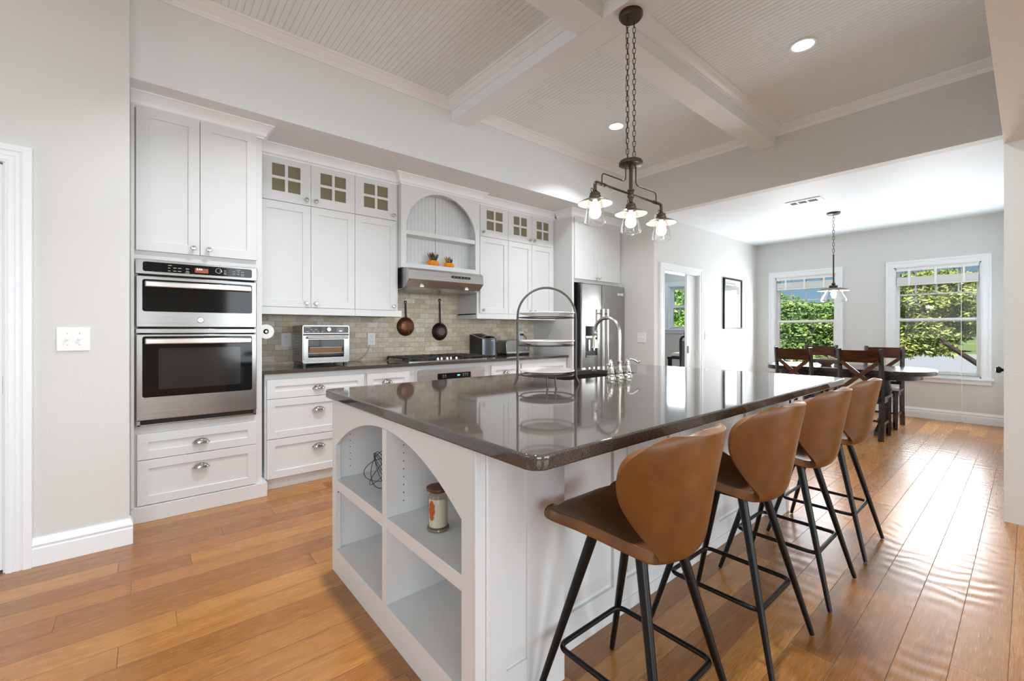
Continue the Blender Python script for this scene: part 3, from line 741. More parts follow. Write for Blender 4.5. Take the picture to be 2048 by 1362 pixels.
# cooktop
ck = thing('gas_cooktop', 'stainless gas cooktop with black iron grates set in the counter below the hood', 'cooktop', (2.32, 3.95, .905))
part('tray', MB().plate(rrect(1.875, 2.785, 3.70, 4.21, .02), .905, .914, 'XY'), M_STEEL, ck)
for gx in (2.03, 2.33, 2.63):
    g = MB(); hx = .143 if gx != 2.33 else .148
    y0, y1 = (3.73, 4.18) if gx != 2.33 else (3.86, 4.18)
    for yy in (y0, y1): g.box(gx-hx, gx+hx, yy-.006, yy+.006, .932, .947, .002)
    for xx in (gx-hx, gx+hx): g.box(xx-.006, xx+.006, y0, y1, .932, .947, .002)
    for yy in ([y0+.115, (y0+y1)/2, y1-.115] if gx != 2.33 else [(y0+y1)/2]): g.box(gx-hx, gx+hx, yy-.005, yy+.005, .936, .951, .002)
    for xx in (gx-.05, gx+.05): g.box(xx-.005, xx+.005, y0, y1, .936, .950, .002)
    for xx in (gx-hx, gx+hx):
        for yy in (y0, y1): g.box(xx-.008, xx+.008, yy-.008, yy+.008, .914, .935)
    part('grate', g, M_IRON, ck)
for bx, by, r in ((2.03, 3.845, .04), (2.03, 4.065, .032), (2.33, 4.02, .05), (2.63, 3.845, .036), (2.63, 4.065, .04)):
    part('burner', MB().lathe([(r*1.3, 0), (r*1.3, .006), (r, .010), (r, .018), (r*.9, .021), (0, .021)], (bx, by, .914), 'Z', 20), M_IRON, ck)
for k in range(5):
    part('knob', MB().lathe([(.018, 0), (.018, .004), (.014, .006), (.013, .022), (0, .024)], (2.22+.055*k, 3.77+(.02 if k % 2 else 0), .914), 'Z', 16), M_CHROME, ck)

# refrigerator (side by side)
fr = thing('refrigerator', 'stainless side-by-side refrigerator with ice dispenser and long twin handles', 'refrigerator', (4.53, 3.9, 0))
part('case', MB().box(4.09, 4.955, 3.585, YB-.03, .02, 1.785, .004), M_STEELD, fr)
part('hinge_cover', MB().box(4.10, 4.16, 3.56, 3.66, 1.785, 1.797, .003), M_BPLAS, fr)
part('toe_grille', MB().box(4.10, 4.95, 3.60, 3.62, .0, .10), M_BPLAS, fr)
fd = part('freezer_door', MB().box(4.085, 4.471, 3.52, 3.585, .10, 1.785, .008, 3), M_STEELV, fr)
rd = part('refrigerator_door', MB().box(4.479, 4.955, 3.52, 3.585, .10, 1.785, .008, 3), M_STEELV, fr)
for d, hx in ((fd, 4.432), (rd, 4.520)):
    h = part('handle', MB().rod((hx, 3.462, .42), (hx, 3.462, 1.46), .0135, None, 16).lathe([(.016, 0), (.016, .02)], (hx, 3.462, 1.455), 'Z', 16).lathe([(.016, 0), (.016, .02)], (hx, 3.462, .405), 'Z', 16), M_POLISH, d)
    part('handle_post', MB().rod((hx, 3.462, 1.42), (hx, 3.522, 1.42), .010).rod((hx, 3.462, .46), (hx, 3.522, .46), .010), M_POLISH, h)
dsp = part('dispenser', MB().plate(R4(4.155, 4.38, .872, 1.26), 3.5185, 3.5225, 'XZ'), M_BPLAS, fd)
part('dispenser_panel', rplate(4.16, 4.375, 1.14, 1.255, 3.5165, 3.519, .004), M_BGLASS, dsp)
part('dispenser_trim', MB().box(4.152, 4.383, 3.513, 3.52, 1.112, 1.138, .002), M_STEELV, dsp)
part('paddle', MB().box(4.20, 4.235, 3.510, 3.518, .95, 1.09, .003).box(4.29, 4.325, 3.510, 3.518, .95, 1.09, .003), M_CHROME, dsp)
part('drip_tray', MB().box(4.16, 4.375, 3.505, 3.52, .875, .895, .002), M_STEELD, dsp)
part('badge', MB().box(4.80, 4.925, 3.5165, 3.5205, 1.670, 1.698, .001), M_WHITE, rd)
bd = MB()
for k in range(10): bd.box(4.812+.0105*k, 4.819+.0105*k, 3.5156, 3.5167, 1.679, 1.689)
part('badge_lettering', bd, M_GLYPH, rd)
# ---------------------------------------------------------------- island
isl = thing('kitchen_island', 'white island cabinet with open arched shelves at its end and panelled long side', 'kitchen island', (2.0, 1.65, 0))
IX = .73; y0, y1 = 1.04, 2.27
Rr = (.5575**2+.180**2)/(2*.180); cz = .812-Rr; a0 = math.degrees(math.acos(.5475/Rr))
arch = arc(1.6575, cz, Rr, Rr, a0, 180-a0, 32)
zs = arch[0][1]
hole = [(1.10, .12)] + [(2.215, .12)] + [(2.215, zs-.004), (2.207, zs)] + arch[1:-1] + [(1.108, zs), (1.10, zs-.004)]
part('arch_panel', MB().plate(R4(y0, y1, 0, .865), IX, IX+.022, 'YZ', [hole]), M_CAB, isl)
IB = IX+.33
sh = MB()
sh.box(IX+.022, IB, y1-.04, y1, 0, .865).box(IX+.022, IB, y0, y0+.055, 0, .865).box(IB, IB+.015, y0, y1, 0, .865)
sh.box(IX+.022, IB, 1.10, 2.23, .10, .12).box(IX+.022, IB, y0, y1, .86, .865)
part('bookcase', sh, M_CAB, isl)
part('divider', MB().box(IX, IB, 1.633, 1.671, .12, .81, .0015), M_CAB, isl)
for a, b in ((1.672, 2.2295), (1.096, 1.632)):
    part('shelf', MB().box(IX+.003, IB, a, b, .414, .463, .002), M_CAB, isl)
ph = MB()
for yy, sg in ((2.2295, -1), (1.6325, -1)):
    for k in range(8):
        zz = .515+.032*k
        for xx in (IX+.075, ): ph.lathe([(.0028, 0), (.0028, .0006), (0, .0006)], (xx, yy-.0001, zz), '-Y', 8)
    ph.lathe([(.0028, 0), (.0028, .0006), (0, .0006)], (IX+.075, yy, .38), '-Y', 8)
ph.lathe([(.004, 0), (.004, .0006), (0, .0006)], (IX+.011, 2.2149, .40), '-Y', 8)
part('shelf_pin_hole', ph, M_GAP, isl)
# outer side of the end bookcase, a recessed panel, and a corner bead
ep = MB(); yy = y0
ep.box(IX, .790, yy-.012, yy, 0, .865, .002).box(.790, .852, yy-.006, yy, 0, .865, .001).box(.937, 1.11, yy-.006, yy, 0, .865, .001).box(.852, .937, yy-.006, yy, 0, .155, .001).box(.852, .937, yy-.006, yy, .80, .865, .001)
ep.box(.766, .782, yy-.018, yy-.011, 0, .865, .004)
part('end_panel', ep, M_CAB, isl)
part('body', MB().plate(R4(IB+.015, 3.09, 1.131, 2.23), 0, .865, 'XY', [R4(1.9, 2.69, 1.755, 2.2)]), M_CAB, isl)
part('bookcase_return', MB().box(IB+.014, 1.11, y0, 1.14, 0, .865, .001), M_CAB, isl)
lp = MB(); yp = 1.117
lp.box(1.11, 3.09, yp, 1.131, 0, .132).box(1.11, 3.09, yp, 1.131, .80, .865).box(1.11, 3.09, yp-.006, yp+.001, 0, .052, .002)
st = [(1.11, 1.148), (1.499, 1.587), (1.936, 2.024), (2.373, 2.461), (2.81, 2.898), (3.05, 3.09)]
for a, b in st: lp.box(a, b, yp, 1.131, .132, .80)
for a, b in zip(st, st[1:]): lp.box(a[1]+.02, b[0]-.02, 1.124, 1.131, .152, .78, .002)
part('side_panels', lp, M_CAB, isl)
part('far_bookcase', MB().box(3.09, 3.325, 1.046, 2.25, 0, .865, .003).box(3.10, 3.30, 1.036, 1.046, .0, .865, .003), M_CAB, isl)
bkd = MB()
bkd.box(IB+.015, 3.10, 2.23, 2.25, .085, .865)
part('aisle_front', bkd, M_CAB, isl)
x = 1.1
while x < 3.0:
    dm = shaker(x+.004, x+.326, .10, .855, 2.25, .055); dm.xf(Matrix.Translation((0, 4.52, 0)) @ Matrix.Scale(-1, 4, (0, 1, 0)))
    part('door', dm, M_CAB, isl); x += .33

IC = thing('island_countertop', 'large dark speckled quartz island top with rounded corners and sink cutout', 'countertop', (2.04, 1.52, .866))
sx0, sx1, sy0, sy1 = 1.93, 2.66, 1.785, 2.17
def slab(mb, outer, holes, z0, z1, e=.006):
    t = bmesh.new(); loops = [outer]+holes
    for z in (z0, z1):
        ed = []
        for lp_ in loops:
            vs = [t.verts.new((p[0], p[1], z)) for p in lp_]; ed += [t.edges.new((vs[i], vs[(i+1) % len(vs)])) for i in range(len(vs))]
        bmesh.ops.triangle_fill(t, use_beauty=True, edges=ed)
    t.verts.ensure_lookup_table(); tot = sum(len(l) for l in loops); b = 0
    for lp_ in loops:
        n = len(lp_)
        for i in range(n): t.faces.new((t.verts[b+i], t.verts[b+(i+1) % n], t.verts[tot+b+(i+1) % n], t.verts[tot+b+i]))
        b += n
    bmesh.ops.recalc_face_normals(t, faces=t.faces)
    ge = [ed for ed in t.edges if len(ed.link_faces) == 2 and abs(ed.link_faces[0].normal.dot(ed.link_faces[1].normal)) < .3 and abs(ed.verts[0].co.z-ed.verts[1].co.z) < 1e-5]
    bmesh.ops.bevel(t, geom=ge, offset=e, segments=3, affect='EDGES', profile=.5); flat_edges(t)
    mb._merge(t)
mb = MB(); slab(mb, rrect(.697, 3.37, .742, 2.305, .045, 8), [rrect(sx0, sx1, sy0, sy1, .03, 5)], .866, .905)
part('slab', mb, M_QUARTZ, IC)
snk = thing('kitchen_sink', 'dark undermount sink sunk in the island top behind the faucet', 'sink', (2.3, 1.98, .68))
part('basin', MB().plate(rrect(sx0-.012, sx1+.012, sy0-.012, sy1+.012, .035), .68, .865, 'XY', [rrect(sx0+.004, sx1-.004, sy0+.004, sy1-.004, .03)]).plate(rrect(sx0-.012, sx1+.012, sy0-.012, sy1+.012, .035), .67, .685, 'XY'), principled('graphite_sink', (.022, .02, .018), .35)[0], snk)
part('drain', MB().lathe([(.045, 0), (.045, .004), (.03, .005), (0, .003)], (2.3, 1.98, .685), 'Z', 20), M_CHROME, snk)
# the island body is hollow under the sink: nothing of it shows above the basin rim

# faucet
fa = thing('bridge_faucet', 'brushed nickel bridge faucet with gooseneck pull-down spout and two lever handles', 'faucet', (2.322, 1.69, .905))
fx, fy = 2.322, 1.69
def post(x, h, top): return MB().lathe([(.030, 0), (.030, .006), (.024, .012), (.022, .022), (.0245, .03), (.0205, .038), (.017, .06), (.0145, h-.02), (.0165, h-.012), (.0165, h-.004), (.012, h)], (x, fy, .905), 'Z', 24)
part('spout_base', post(fx, .108, 0), M_FAUCET, fa)
for sx, lx in ((-.088, -1), (.088, 1)):
    hb = part('valve', post(fx+sx, .088, 0), M_FAUCET, fa)
    lv = MB().lathe([(.011, 0), (.013, .01), (.010, .02), (.006, .026), (0, .027)], (fx+sx, fy, .991), 'Z', 16)
    X0 = fx+sx
    lv.tube(fillet([(X0, fy, 1.011), (X0+lx*.02, fy-.012, 1.020), (X0+lx*.052, fy-.028, 1.006), (X0+lx*.068, fy-.034, .992), (X0+lx*.082, fy-.036, .998)], .015), 0.0068, 12)
    part('lever', lv, M_POLISH, hb)
part('bridge', MB().rod((fx-.088, fy, .966), (fx+.088, fy, .966), .0095, None, 14), M_FAUCET, fa)
sp = [(fx, fy, 1.0), (fx, fy, 1.185)]
for k in range(1, 25):
    a = PI*k/24; sp.append((fx, fy+.1-.1*math.cos(a), 1.185+.1*math.sin(a)))
part('gooseneck', MB().tube(sp, .0118, 16), M_FAUCET, fa)
sh = part('spray_head', MB().lathe([(.0125, .105), (.0155, .103), (.0155, .094), (.0135, .09), (.0145, .07), (.019, .03), (.021, .02), (.020, .015), (.024, .004), (.024, 0), (0, 0)], (fx, fy+.2, 1.085), 'Z', 22), M_FAUCET, fa)
part('spray_button', MB().lathe([(.008, 0), (.008, .003), (0, .004)], (fx+.0, fy+.2-.0165, 1.150), '-Y', 12), M_BPLAS, sh)

# three-tier plate stand
tx, ty = 1.685, 1.70; dv = Vector((.86, -.51, 0)).normalized(); nv = Vector((-dv.y, dv.x, 0))
ts = thing('tiered_stand', 'dark metal three-tier arch stand holding white plates on the island', 'serving stand', (tx, ty, .905))
hw = .163; o = Vector((tx, ty, 0))
pts = [o-dv*(hw+.018)+Vector((0, 0, .9085)), o-dv*(hw+.002)+Vector((0, 0, .945)), o-dv*hw+Vector((0, 0, 1.0)), o-dv*hw+Vector((0, 0, 1.275))]
for k in range(1, 24):
    a = PI*k/24; pts.append(o-dv*hw*math.cos(a)+Vector((0, 0, 1.275+.16*math.sin(a))))
pts += [o+dv*hw+Vector((0, 0, 1.275)), o+dv*hw+Vector((0, 0, 1.0)), o+dv*(hw+.002)+Vector((0, 0, .945)), o+dv*(hw+.018)+Vector((0, 0, .9085))]
part('arch_frame', MB().tube(pts, .0062, 14), M_WIRE, ts)
for zz in (.962, 1.122, 1.272):
    rg = MB().tube([o+Vector((.142*math.cos(2*PI*k/40), .142*math.sin(2*PI*k/40), zz)) for k in range(40)], .0035, 8, closed=True)
    for s in (-1, 1): rg.rod(o+dv*s*.139+Vector((0, 0, zz)), o+dv*s*hw+Vector((0, 0, zz)), .0035)
    part('ring', rg, M_WIRE, ts)
for s in (-.35, .1):
    q = o-nv*.137+dv*s*.1
    part('leg', MB().tube([q+Vector((0, 0, .960)), q+Vector((0, 0, .93)), q-nv*.014+Vector((0, 0, .9085))], .0048, 10), M_WIRE, ts)
for zz, lab in ((.9655, 'white round plate on the bottom tier of the stand'), (1.1255, 'white round plate on the middle tier of the stand'), (1.2755, 'white round plate on the top tier of the arch stand')):
    single('plate', lab, 'plate', MB().lathe([(0, 0), (.085, 0), (.092, .004), (.138, .016), (.151, .020), (.151, .024), (.138, .021), (.09, .010), (.0, .008)], (tx, ty, zz), 'Z', 48), M_CERAM, (tx, ty, zz), 'plates on the tiered stand')

# candle jar and wire orb on the open shelves
jx, jy = .842, 1.425
cj = thing('candle_jar', 'glass jar candle with brown wooden lid and orange emblem on the right open shelf', 'candle', (jx, jy, .463))
part('wax', MB().lathe([(0, .014), (.034, .014), (.034, .117), (0, .117)], (jx, jy, .463), 'Z', 32), M_WAX, cj)
part('jar_glass', MB().lathe([(0, 0), (.040, 0), (.0415, .004), (.040, .010), (.0365, .013), (.0365, .118), (.033, .126), (.031, .130), (.031, .140)], (jx, jy, .463), 'Z', 32, cap=False), M_GLASS, cj)
part('base', MB().lathe([(0, .001), (.0405, .001), (.0418, .004), (.0405, .009), (.036, .0125), (0, .0125)], (jx, jy, .463), 'Z', 32), principled('thick_glass_base', srgb(120, 116, 104), .1)[0], cj)
part('lid', MB().lathe([(0, .139), (.030, .139), (.030, .146), (.043, .147), (.044, .151), (.043, .156), (0, .157)], (jx, jy, .463), 'Z', 36), M_LID, cj)
em = MB(); rows = []
for r_ in range(9):
    zz = .022+.012*r_*.75+.463+.02; w = [.1, .28, .22, .35, .42, .3, .38, .22, .08][r_]
    rows.append([(jx+.0372*math.cos(a), jy+.0372*math.sin(a), zz) for a in [math.radians(198)+w*(k/4-.5)*2 for k in range(5)]])
em.grid(rows)
part('emblem', em, principled('orange_emblem', srgb(170, 84, 34), .5)[0], cj)
ox, oy = .862, 1.962; orad = .085
wo_ = MB(); random.seed(3)
for k in range(6):
    ax = Vector((random.uniform(-1, 1), random.uniform(-1, 1), random.uniform(-1, 1))).normalized(); u = ax.orthogonal().normalized(); v = ax.cross(u)
    wo_.tube([Vector((ox, oy, .463+orad+.002))+(u*math.cos(2*PI*i/40)+v*math.sin(2*PI*i/40))*orad for i in range(40)], .0017, 6, closed=True)
single('wire_orb', 'open twisted dark wire ball ornament on the left open shelf of the island', 'ornament', wo_, M_WIRE, (ox, oy, .463))

# ---------------------------------------------------------------- counter-top appliances
to = thing('toaster_oven', 'stainless toaster oven with black control panel and orange-lit glass door', 'toaster oven', (1.207, 4.06, .905))
part('case', MB().box(1.013, 1.401, 3.92, 4.22, .925, 1.247, .012, 3), M_STEELD, to)
vh = MB()
for i in range(7):
    for j in range(9): vh.lathe([(.005, 0), (.005, .0006), (0, .0006)], (1.0131, 4.0+.024*i, 1.0+.024*j), '-X', 6)
part('vent_holes', vh, M_GAP, to)
part('front_frame', MB().plate(rrect(1.013, 1.401, .927, 1.247, .016), 3.902, 3.921, 'XZ'), M_STEEL, to)
pn = part('control_panel', rplate(1.022, 1.392, 1.182, 1.238, 3.8985, 3.903, .008), M_BGLASS, to)
part('dial', MB().lathe([(.019, 0), (.019, .010), (.016, .014), (0, .015)], (1.222, 3.899, 1.213), '-Y', 24), M_CHROME, pn)
part('display', MB().box(1.288, 1.356, 3.8975, 3.899, 1.190, 1.228), principled('grey_display', (.13, .13, .13), .3)[0], pn)
mk = MB()
for cx, cz_, w in ((1.053, 1.2295, .046), (1.08, 1.211, .012), (1.118, 1.211, .014), (1.052, 1.194, .03), (1.10, 1.194, .022), (1.138, 1.194, .02), (1.172, 1.194, .018)): mk.box(cx-w/2, cx+w/2, 3.8977, 3.8987, cz_-.0022, cz_+.0022)
part('panel_lettering', mk, M_GLYPH, pn)
part('display_digits', MB().box(1.312, 1.336, 3.8968, 3.8978, 1.196, 1.203), M_LIT, pn)
part('gap', MB().box(1.018, 1.396, 3.9005, 3.9025, 1.160, 1.176), M_GAP, to)
dr = part('door', MB().plate(rrect(1.020, 1.394, .952, 1.158, .01), 3.893, 3.902, 'XZ', [rrect(1.055, 1.352, .974, 1.128, .008)]), M_STEEL, to)
part('door_glass', MB().box(1.05, 1.357, 3.9, 3.9025, .97, 1.132), M_BGLASS, dr)
part('glowing_rack', MB().box(1.068, 1.335, 3.8985, 3.9003, 1.058, 1.0605).box(1.06, 1.348, 3.8985, 3.9003, 1.008, 1.011), M_STEELD, dr)
part('oven_glow', MB().box(1.066, 1.335, 3.8990, 3.9001, 1.012, 1.056), principled('warm_oven_light', (.12, .05, .01), .4, 0, **{'Emission Color': (1, .42, .08, 1), 'Emission Strength': .06})[0], dr)
part('handle', MB().tube([(1.045, 3.895, 1.142), (1.045, 3.862, 1.145), (1.375, 3.862, 1.145), (1.375, 3.895, 1.142)], .0095, 12), M_CHROME, dr)
for xx in (1.035, 1.375):
    for yy in (3.94, 4.19): part('foot', MB().box(xx-.012, xx+.012, yy-.015, yy+.015, .905, .927, .002), M_BPLAS, to)
part('power_cord', MB().tube(fillet([(1.40, 4.19, .96), (1.45, 4.22, .912), (1.58, 4.24, .909), (1.66, 4.262, .93), (1.72, 4.268, 1.0), (1.735, 4.268, 1.06)], .05), .0032, 6), M_GLYPH, to)

km = thing('ice_maker', 'black ice maker with curved silver-trimmed lid and dark steel front by the cooktop', 'kitchen appliance', (3.05, 4.14, .905))
x0, x1, yf, yb = 2.955, 3.150, 4.02, 4.275
side = [(yf+.004, .915), (yb, .915), (yb, 1.157)]+[(yb-(yb-yf)*t, 1.157-.042*(3*t*t-2*t**3)) for t in [k/12 for k in range(1, 12)]]+[(yf+.004, 1.115)]
part('body', MB().plate(side, x0, x1, 'YZ'), M_BPLAS, km, ang=25)
pts = [(yb-(yb-yf)*t, 1.158-.042*(3*t*t-2*t**3)) for t in [k/12 for k in range(13)]]
tr = MB().tube([(x0-.001, a, b) for a, b in pts]+[(x0+.004, yf-.004, 1.115), ((x0+x1)/2, yf-.012, 1.113), (x1-.004, yf-.004, 1.115)]+[(x1+.001, a, b) for a, b in reversed(pts)], .0038, 8)
part('lid_trim', tr, M_POLISH, km)
lid = []
for a, b in pts: lid.append([(x0+.004+(x1-x0-.008)*k/8, a, b+.003+.022*math.sin(PI*k/8)*(1 if 0 < k < 8 else 0)*(.35+.65*min(1, (yb-a)/.09))) for k in range(9)])
part('lid', MB().grid(lid), M_BGLASS, km)
rows = []
for zz in (.918, 1.108): rows.append([(x0+(x1-x0)*k/14, yf-.014*math.sin(PI*k/14)**.6+.003, zz) for k in range(15)])
part('front_panel', MB().grid(rows), principled('blue_steel', (.10, .115, .135), .28, .9)[0], km)
part('side_trim', MB().box(x0-.002, x0+.003, yf-.002, yf+.004, .915, 1.112), M_CHROME, km)
part('badge', MB().box(3.07, 3.10, yf-.0125, yf-.0105, 1.085, 1.093), M_GLYPH, km)
part('base', MB().box(x0+.006, x1-.006, yf+.0, yb-.004, .905, .917, .003), M_BPLAS, km)
part('power_cord', MB().tube(fillet([(x1, 4.18, .95), (x1+.05, 4.17, .985), (x1+.085, 4.18, .93), (x1+.07, 4.2, .909), (x1+.0, 4.24, .909)], .05), .004, 6), M_BPLAS, km)

tt = thing('toaster', 'brushed stainless two-slice toaster with black base near the refrigerator panel', 'toaster', (3.52, 4.14, .905))
part('case', MB().plate(rrect(3.345, 3.72, .925, 1.085, .03), 4.06, 4.235, 'XZ'), M_STEEL, tt)
part('end_cap', MB().box(3.337, 3.35, 4.062, 4.233, .925, 1.07, .006), M_STEELD, tt)
part('bread_slot', MB().box(3.40, 3.66, 4.10, 4.125, 1.0845, 1.087).box(3.40, 3.66, 4.165, 4.19, 1.0845, 1.087), M_GAP, tt)
part('base', MB().box(3.35, 3.715, 4.065, 4.23, .905, .928, .005), M_BPLAS, tt)
part('lower_trim', MB().box(3.346, 3.719, 4.0565, 4.0605, .93, .945, .001), M_CHROME, tt)
part('lever', MB().box(3.64, 3.665, 4.035, 4.06, 1.02, 1.033, .003), M_BPLAS, tt)
part('dial', MB().lathe([(.014, 0), (.013, .012), (0, .013)], (3.655, 4.06, .985), '-Y', 18), M_CHROME, tt)
part('power_cord', MB().tube(fillet([(3.72, 4.20, 1.0), (3.80, 4.22, 1.04), (3.82, 4.24, 1.12), (3.79, 4.262, 1.15), (3.765, 4.268, 1.152)], .04), .0045, 8), M_BPLAS, tt)
part('plug', MB().box(3.74, 3.785, 4.245, 4.272, 1.14, 1.164, .005), M_BPLAS, tt)

# outlets and switches
def outlet(label, x, z, y, group=None, w=.08, h=.122):
    t = thing('wall_outlet', label, 'outlet', (x, y, z-h/2), group=group)
    part('cover_plate', MB().box(x-w/2, x+w/2, y-.006, y, z-h/2, z+h/2, .002), M_WHITE, t)
    for s in (-1, 1):
        r = part('socket', MB().plate([(x+.018*math.cos(a), z+s*.027+.0145*math.sin(a)) for a in [2*PI*k/20 for k in range(20)]], y-.0075, y-.005, 'XZ'), M_WHITE, t)
        part('slots', MB().box(x-.008, x-.0062, y-.0078, y-.007, z+s*.027-.002, z+s*.027+.007).box(x+.006, x+.008, y-.0078, y-.007, z+s*.027-.003, z+s*.027+.007).box(x-.002, x+.002, y-.0078, y-.007, z+s*.027-.010, z+s*.027-.006), M_GAP, r)
    return t
outlet('white duplex wall outlet on the stone backsplash between toaster oven and hanging pan', 1.757, 1.118, YB-.010)
outlet('white outlet behind the toaster with a black plug in it', 3.765, 1.135, YB-.010)
outlet('white outlet partly hidden at the left edge of the toaster oven', .975, 1.12, YB-.010)
def switch(label, n, Mx, w, h=.124):
    """switch plate facing local -Y at the origin"""
    t = thing('light_switch', label, 'light switch', Mx.to_translation(), Mx.to_euler().z, world=False)
    part('cover_plate', MB().box(-w/2, w/2, -.006, 0, -h/2, h/2, .002), M_WHITE, t)
    for k in range(n):
        xx = (k-(n-1)/2)*.046
        part('toggle', MB().box(xx-.0055, xx+.0055, -.016, -.006, -.004, .012, .002), M_WHITE, t)
        part('screw', MB().lathe([(.003, 0), (.003, .001), (0, .0012)], (xx, -.006, .03), '-Y', 8).lathe([(.003, 0), (.003, .001), (0, .0012)], (xx, -.006, -.03), '-Y', 8), M_GLYPH, t)
switch('white double light switch on the left wall between door casing and oven tower', 2, Matrix.Translation((-.282, YL, 1.156)), .127)
switch('white double light switch on the grey wall right of the refrigerator', 2, Matrix.Translation((XH, 3.271, 1.111)) @ Matrix.Rotation(-PI/2, 4, 'Z'), .127)
switch('white single light switch between the far doorway and the framed print', 1, Matrix.Translation((6.356, YD, 1.134)), .075)

# hanging pans
def pan(label, x, z, r, dark, zt):
    t = thing('frying_pan', label, 'frying pan', (x, YB-.03, z-r), group=None)
    mt = M_PANDARK if dark else M_COPPER
    part('pan_body', MB().lathe([(0, .043), (r*.62, .043), (r*.68, .040), (r*.97, .006), (r, .002), (r, 0), (r*.96, .003), (r*.6, .038), (0, .038)], (x, YB-.012, z), '-Y', 36), mt, t)
    if dark: part('worn_base', MB().lathe([(0, .0445), (r*.42, .0445), (r*.44, .043)], (x, YB-.012, z), '-Y', 30), principled('scorched_steel', srgb(96, 88, 84), .4, .6)[0], t)
    h = part('handle', MB().tube([(x, YB-.03, z+r*.86), (x-.003, YB-.028, z+r+.03), (x-.004, YB-.020, zt-.025)], [.011, .009, .0085], 8), M_IRON, t)
    part('hanging_ring', MB().tube([(x-.004+.012*math.cos(2*PI*k/18), YB-.018, zt-.013+.015*math.sin(2*PI*k/18)) for k in range(18)], .0045, 8, closed=True), M_IRON, h)
    hk = thing('wall_hook', 'small dark hook on the backsplash holding the ' + ('dark pan' if dark else 'copper pan'), 'hook', (x-.004, YB-.01, zt-.008))
    part('peg', MB().tube([(x-.004, YB-.0105, zt-.006), (x-.004, YB-.034, zt-.006), (x-.004, YB-.036, zt+.003)], .0026, 8), M_IRON, hk)
pan('copper-bottomed frying pan hanging left on the stone backsplash', 2.131, 1.246, .101, False, 1.515)
pan('dark sooty frying pan with grey worn base hanging nearer the cooktop centre', 2.547, 1.192, .10, True, 1.555)

# paper towel on the side of the oven tower
pt = thing('paper_towel_roll', 'white paper towel roll mounted on the side of the oven tower above the counter', 'paper towel', (.735, 3.98, 1.14))
part('roll', MB().plate([(.735+.056*math.cos(2*PI*k/32), 1.195+.056*math.sin(2*PI*k/32)) for k in range(32)], 3.85, 4.12, 'XZ', [[(.735+.02*math.cos(2*PI*k/20), 1.195+.02*math.sin(2*PI*k/20)) for k in range(20)]]), M_PAPER, pt)
part('spindle', MB().lathe([(.012, 0), (.012, .02), (.008, .022), (.008, .29), (.012, .29)], (.735, 4.135, 1.195), '-Y', 18).rod((.735, 4.13, 1.195), (.661, 4.13, 1.195), .006), M_CHROME, pt)

# felt pumpkins in the niche
def pumpkin(label, x, y, z, r, kind):
    t = thing('felt_pumpkin', label, 'pumpkin', (x, y, z))
    rows = []
    for i in range(13):
        ph = -PI/2+PI*i/12; rows.append([(x+r*math.cos(ph)**.75*(1+.07*math.cos(8*a))*math.cos(a) if abs(math.cos(ph)) > 1e-6 else x, y+r*.55*max(0, math.cos(ph))**.75*(1+.07*math.cos(8*a))*math.sin(a), z+r*.52+r*.52*math.sin(ph)) for a in [2*PI*k/40 for k in range(40)]])
    rows[0] = [(x, y, z)]*40; rows[-1] = [(x, y, z+r*.98)]*40
    m = MB().grid(rows, closed_u=True); bmesh.ops.remove_doubles(m.bm, verts=m.bm.verts, dist=.0004)
    part('body', m, M_PUMP, t)
    part('twine_tie', MB().tube([(x+r*.5*math.cos(2*PI*k/20), y+r*.3*math.sin(2*PI*k/20), z+r*1.0+.003*math.sin(5*k)) for k in range(20)], r*.09, 6, closed=True), M_TWIG, t)
    random.seed(int(x*100))
    def spray(n, mat, dx, hh, w, nm):
        s = MB()
        for k in range(n):
            a = random.uniform(-1, 1); b = Vector((x+dx+random.uniform(-.2, .2)*r, y+random.uniform(-.2, .2)*r, z+r*.95)); e = b+Vector((a*.6*r+dx*.5, random.uniform(-.3, .3)*r, hh*random.uniform(.55, 1)))
            s.tube([b, (b+e)/2+Vector((0, -.004, 0)), e], [.0015, w, .0008], 5)
        part(nm, s, mat, t)
    if kind == 0:
        spray(9, M_SPRIGR, -r*.35, r*1.5, .006, 'red_sprig'); spray(12, M_SPRIGG, r*.25, r*1.25, .008, 'green_leaves')
    else:
        spray(9, M_SPRIGO, -r*.1, r*1.35, .006, 'ochre_sprig'); spray(9, M_SPRIGG, r*.2, r*1.0, .006, 'green_leaves')
pumpkin('orange felt pumpkin with red and green sprigs, left in the arched niche', 2.239, 3.885, 1.848, .066, 0)
pumpkin('orange felt pumpkin with ochre sprigs, right in the arched niche', 2.424, 3.885, 1.848, .06, 1)
# ---------------------------------------------------------------- bar stools
def spline(P, t):
    """Catmull-Rom through P at t in 0..1"""
    n = len(P)-1; u = min(max(t, 0), 1)*n; i = min(int(u), n-1); f = u-i
    p0, p1, p2, p3 = P[max(i-1, 0)], P[i], P[i+1], P[min(i+2, n)]
    return tuple(.5*(2*b+(c-a)*f+(2*a-5*b+4*c-d)*f*f+(3*b-a-3*c+d)*f**3) for a, b, c, d in zip(p0, p1, p2, p3))
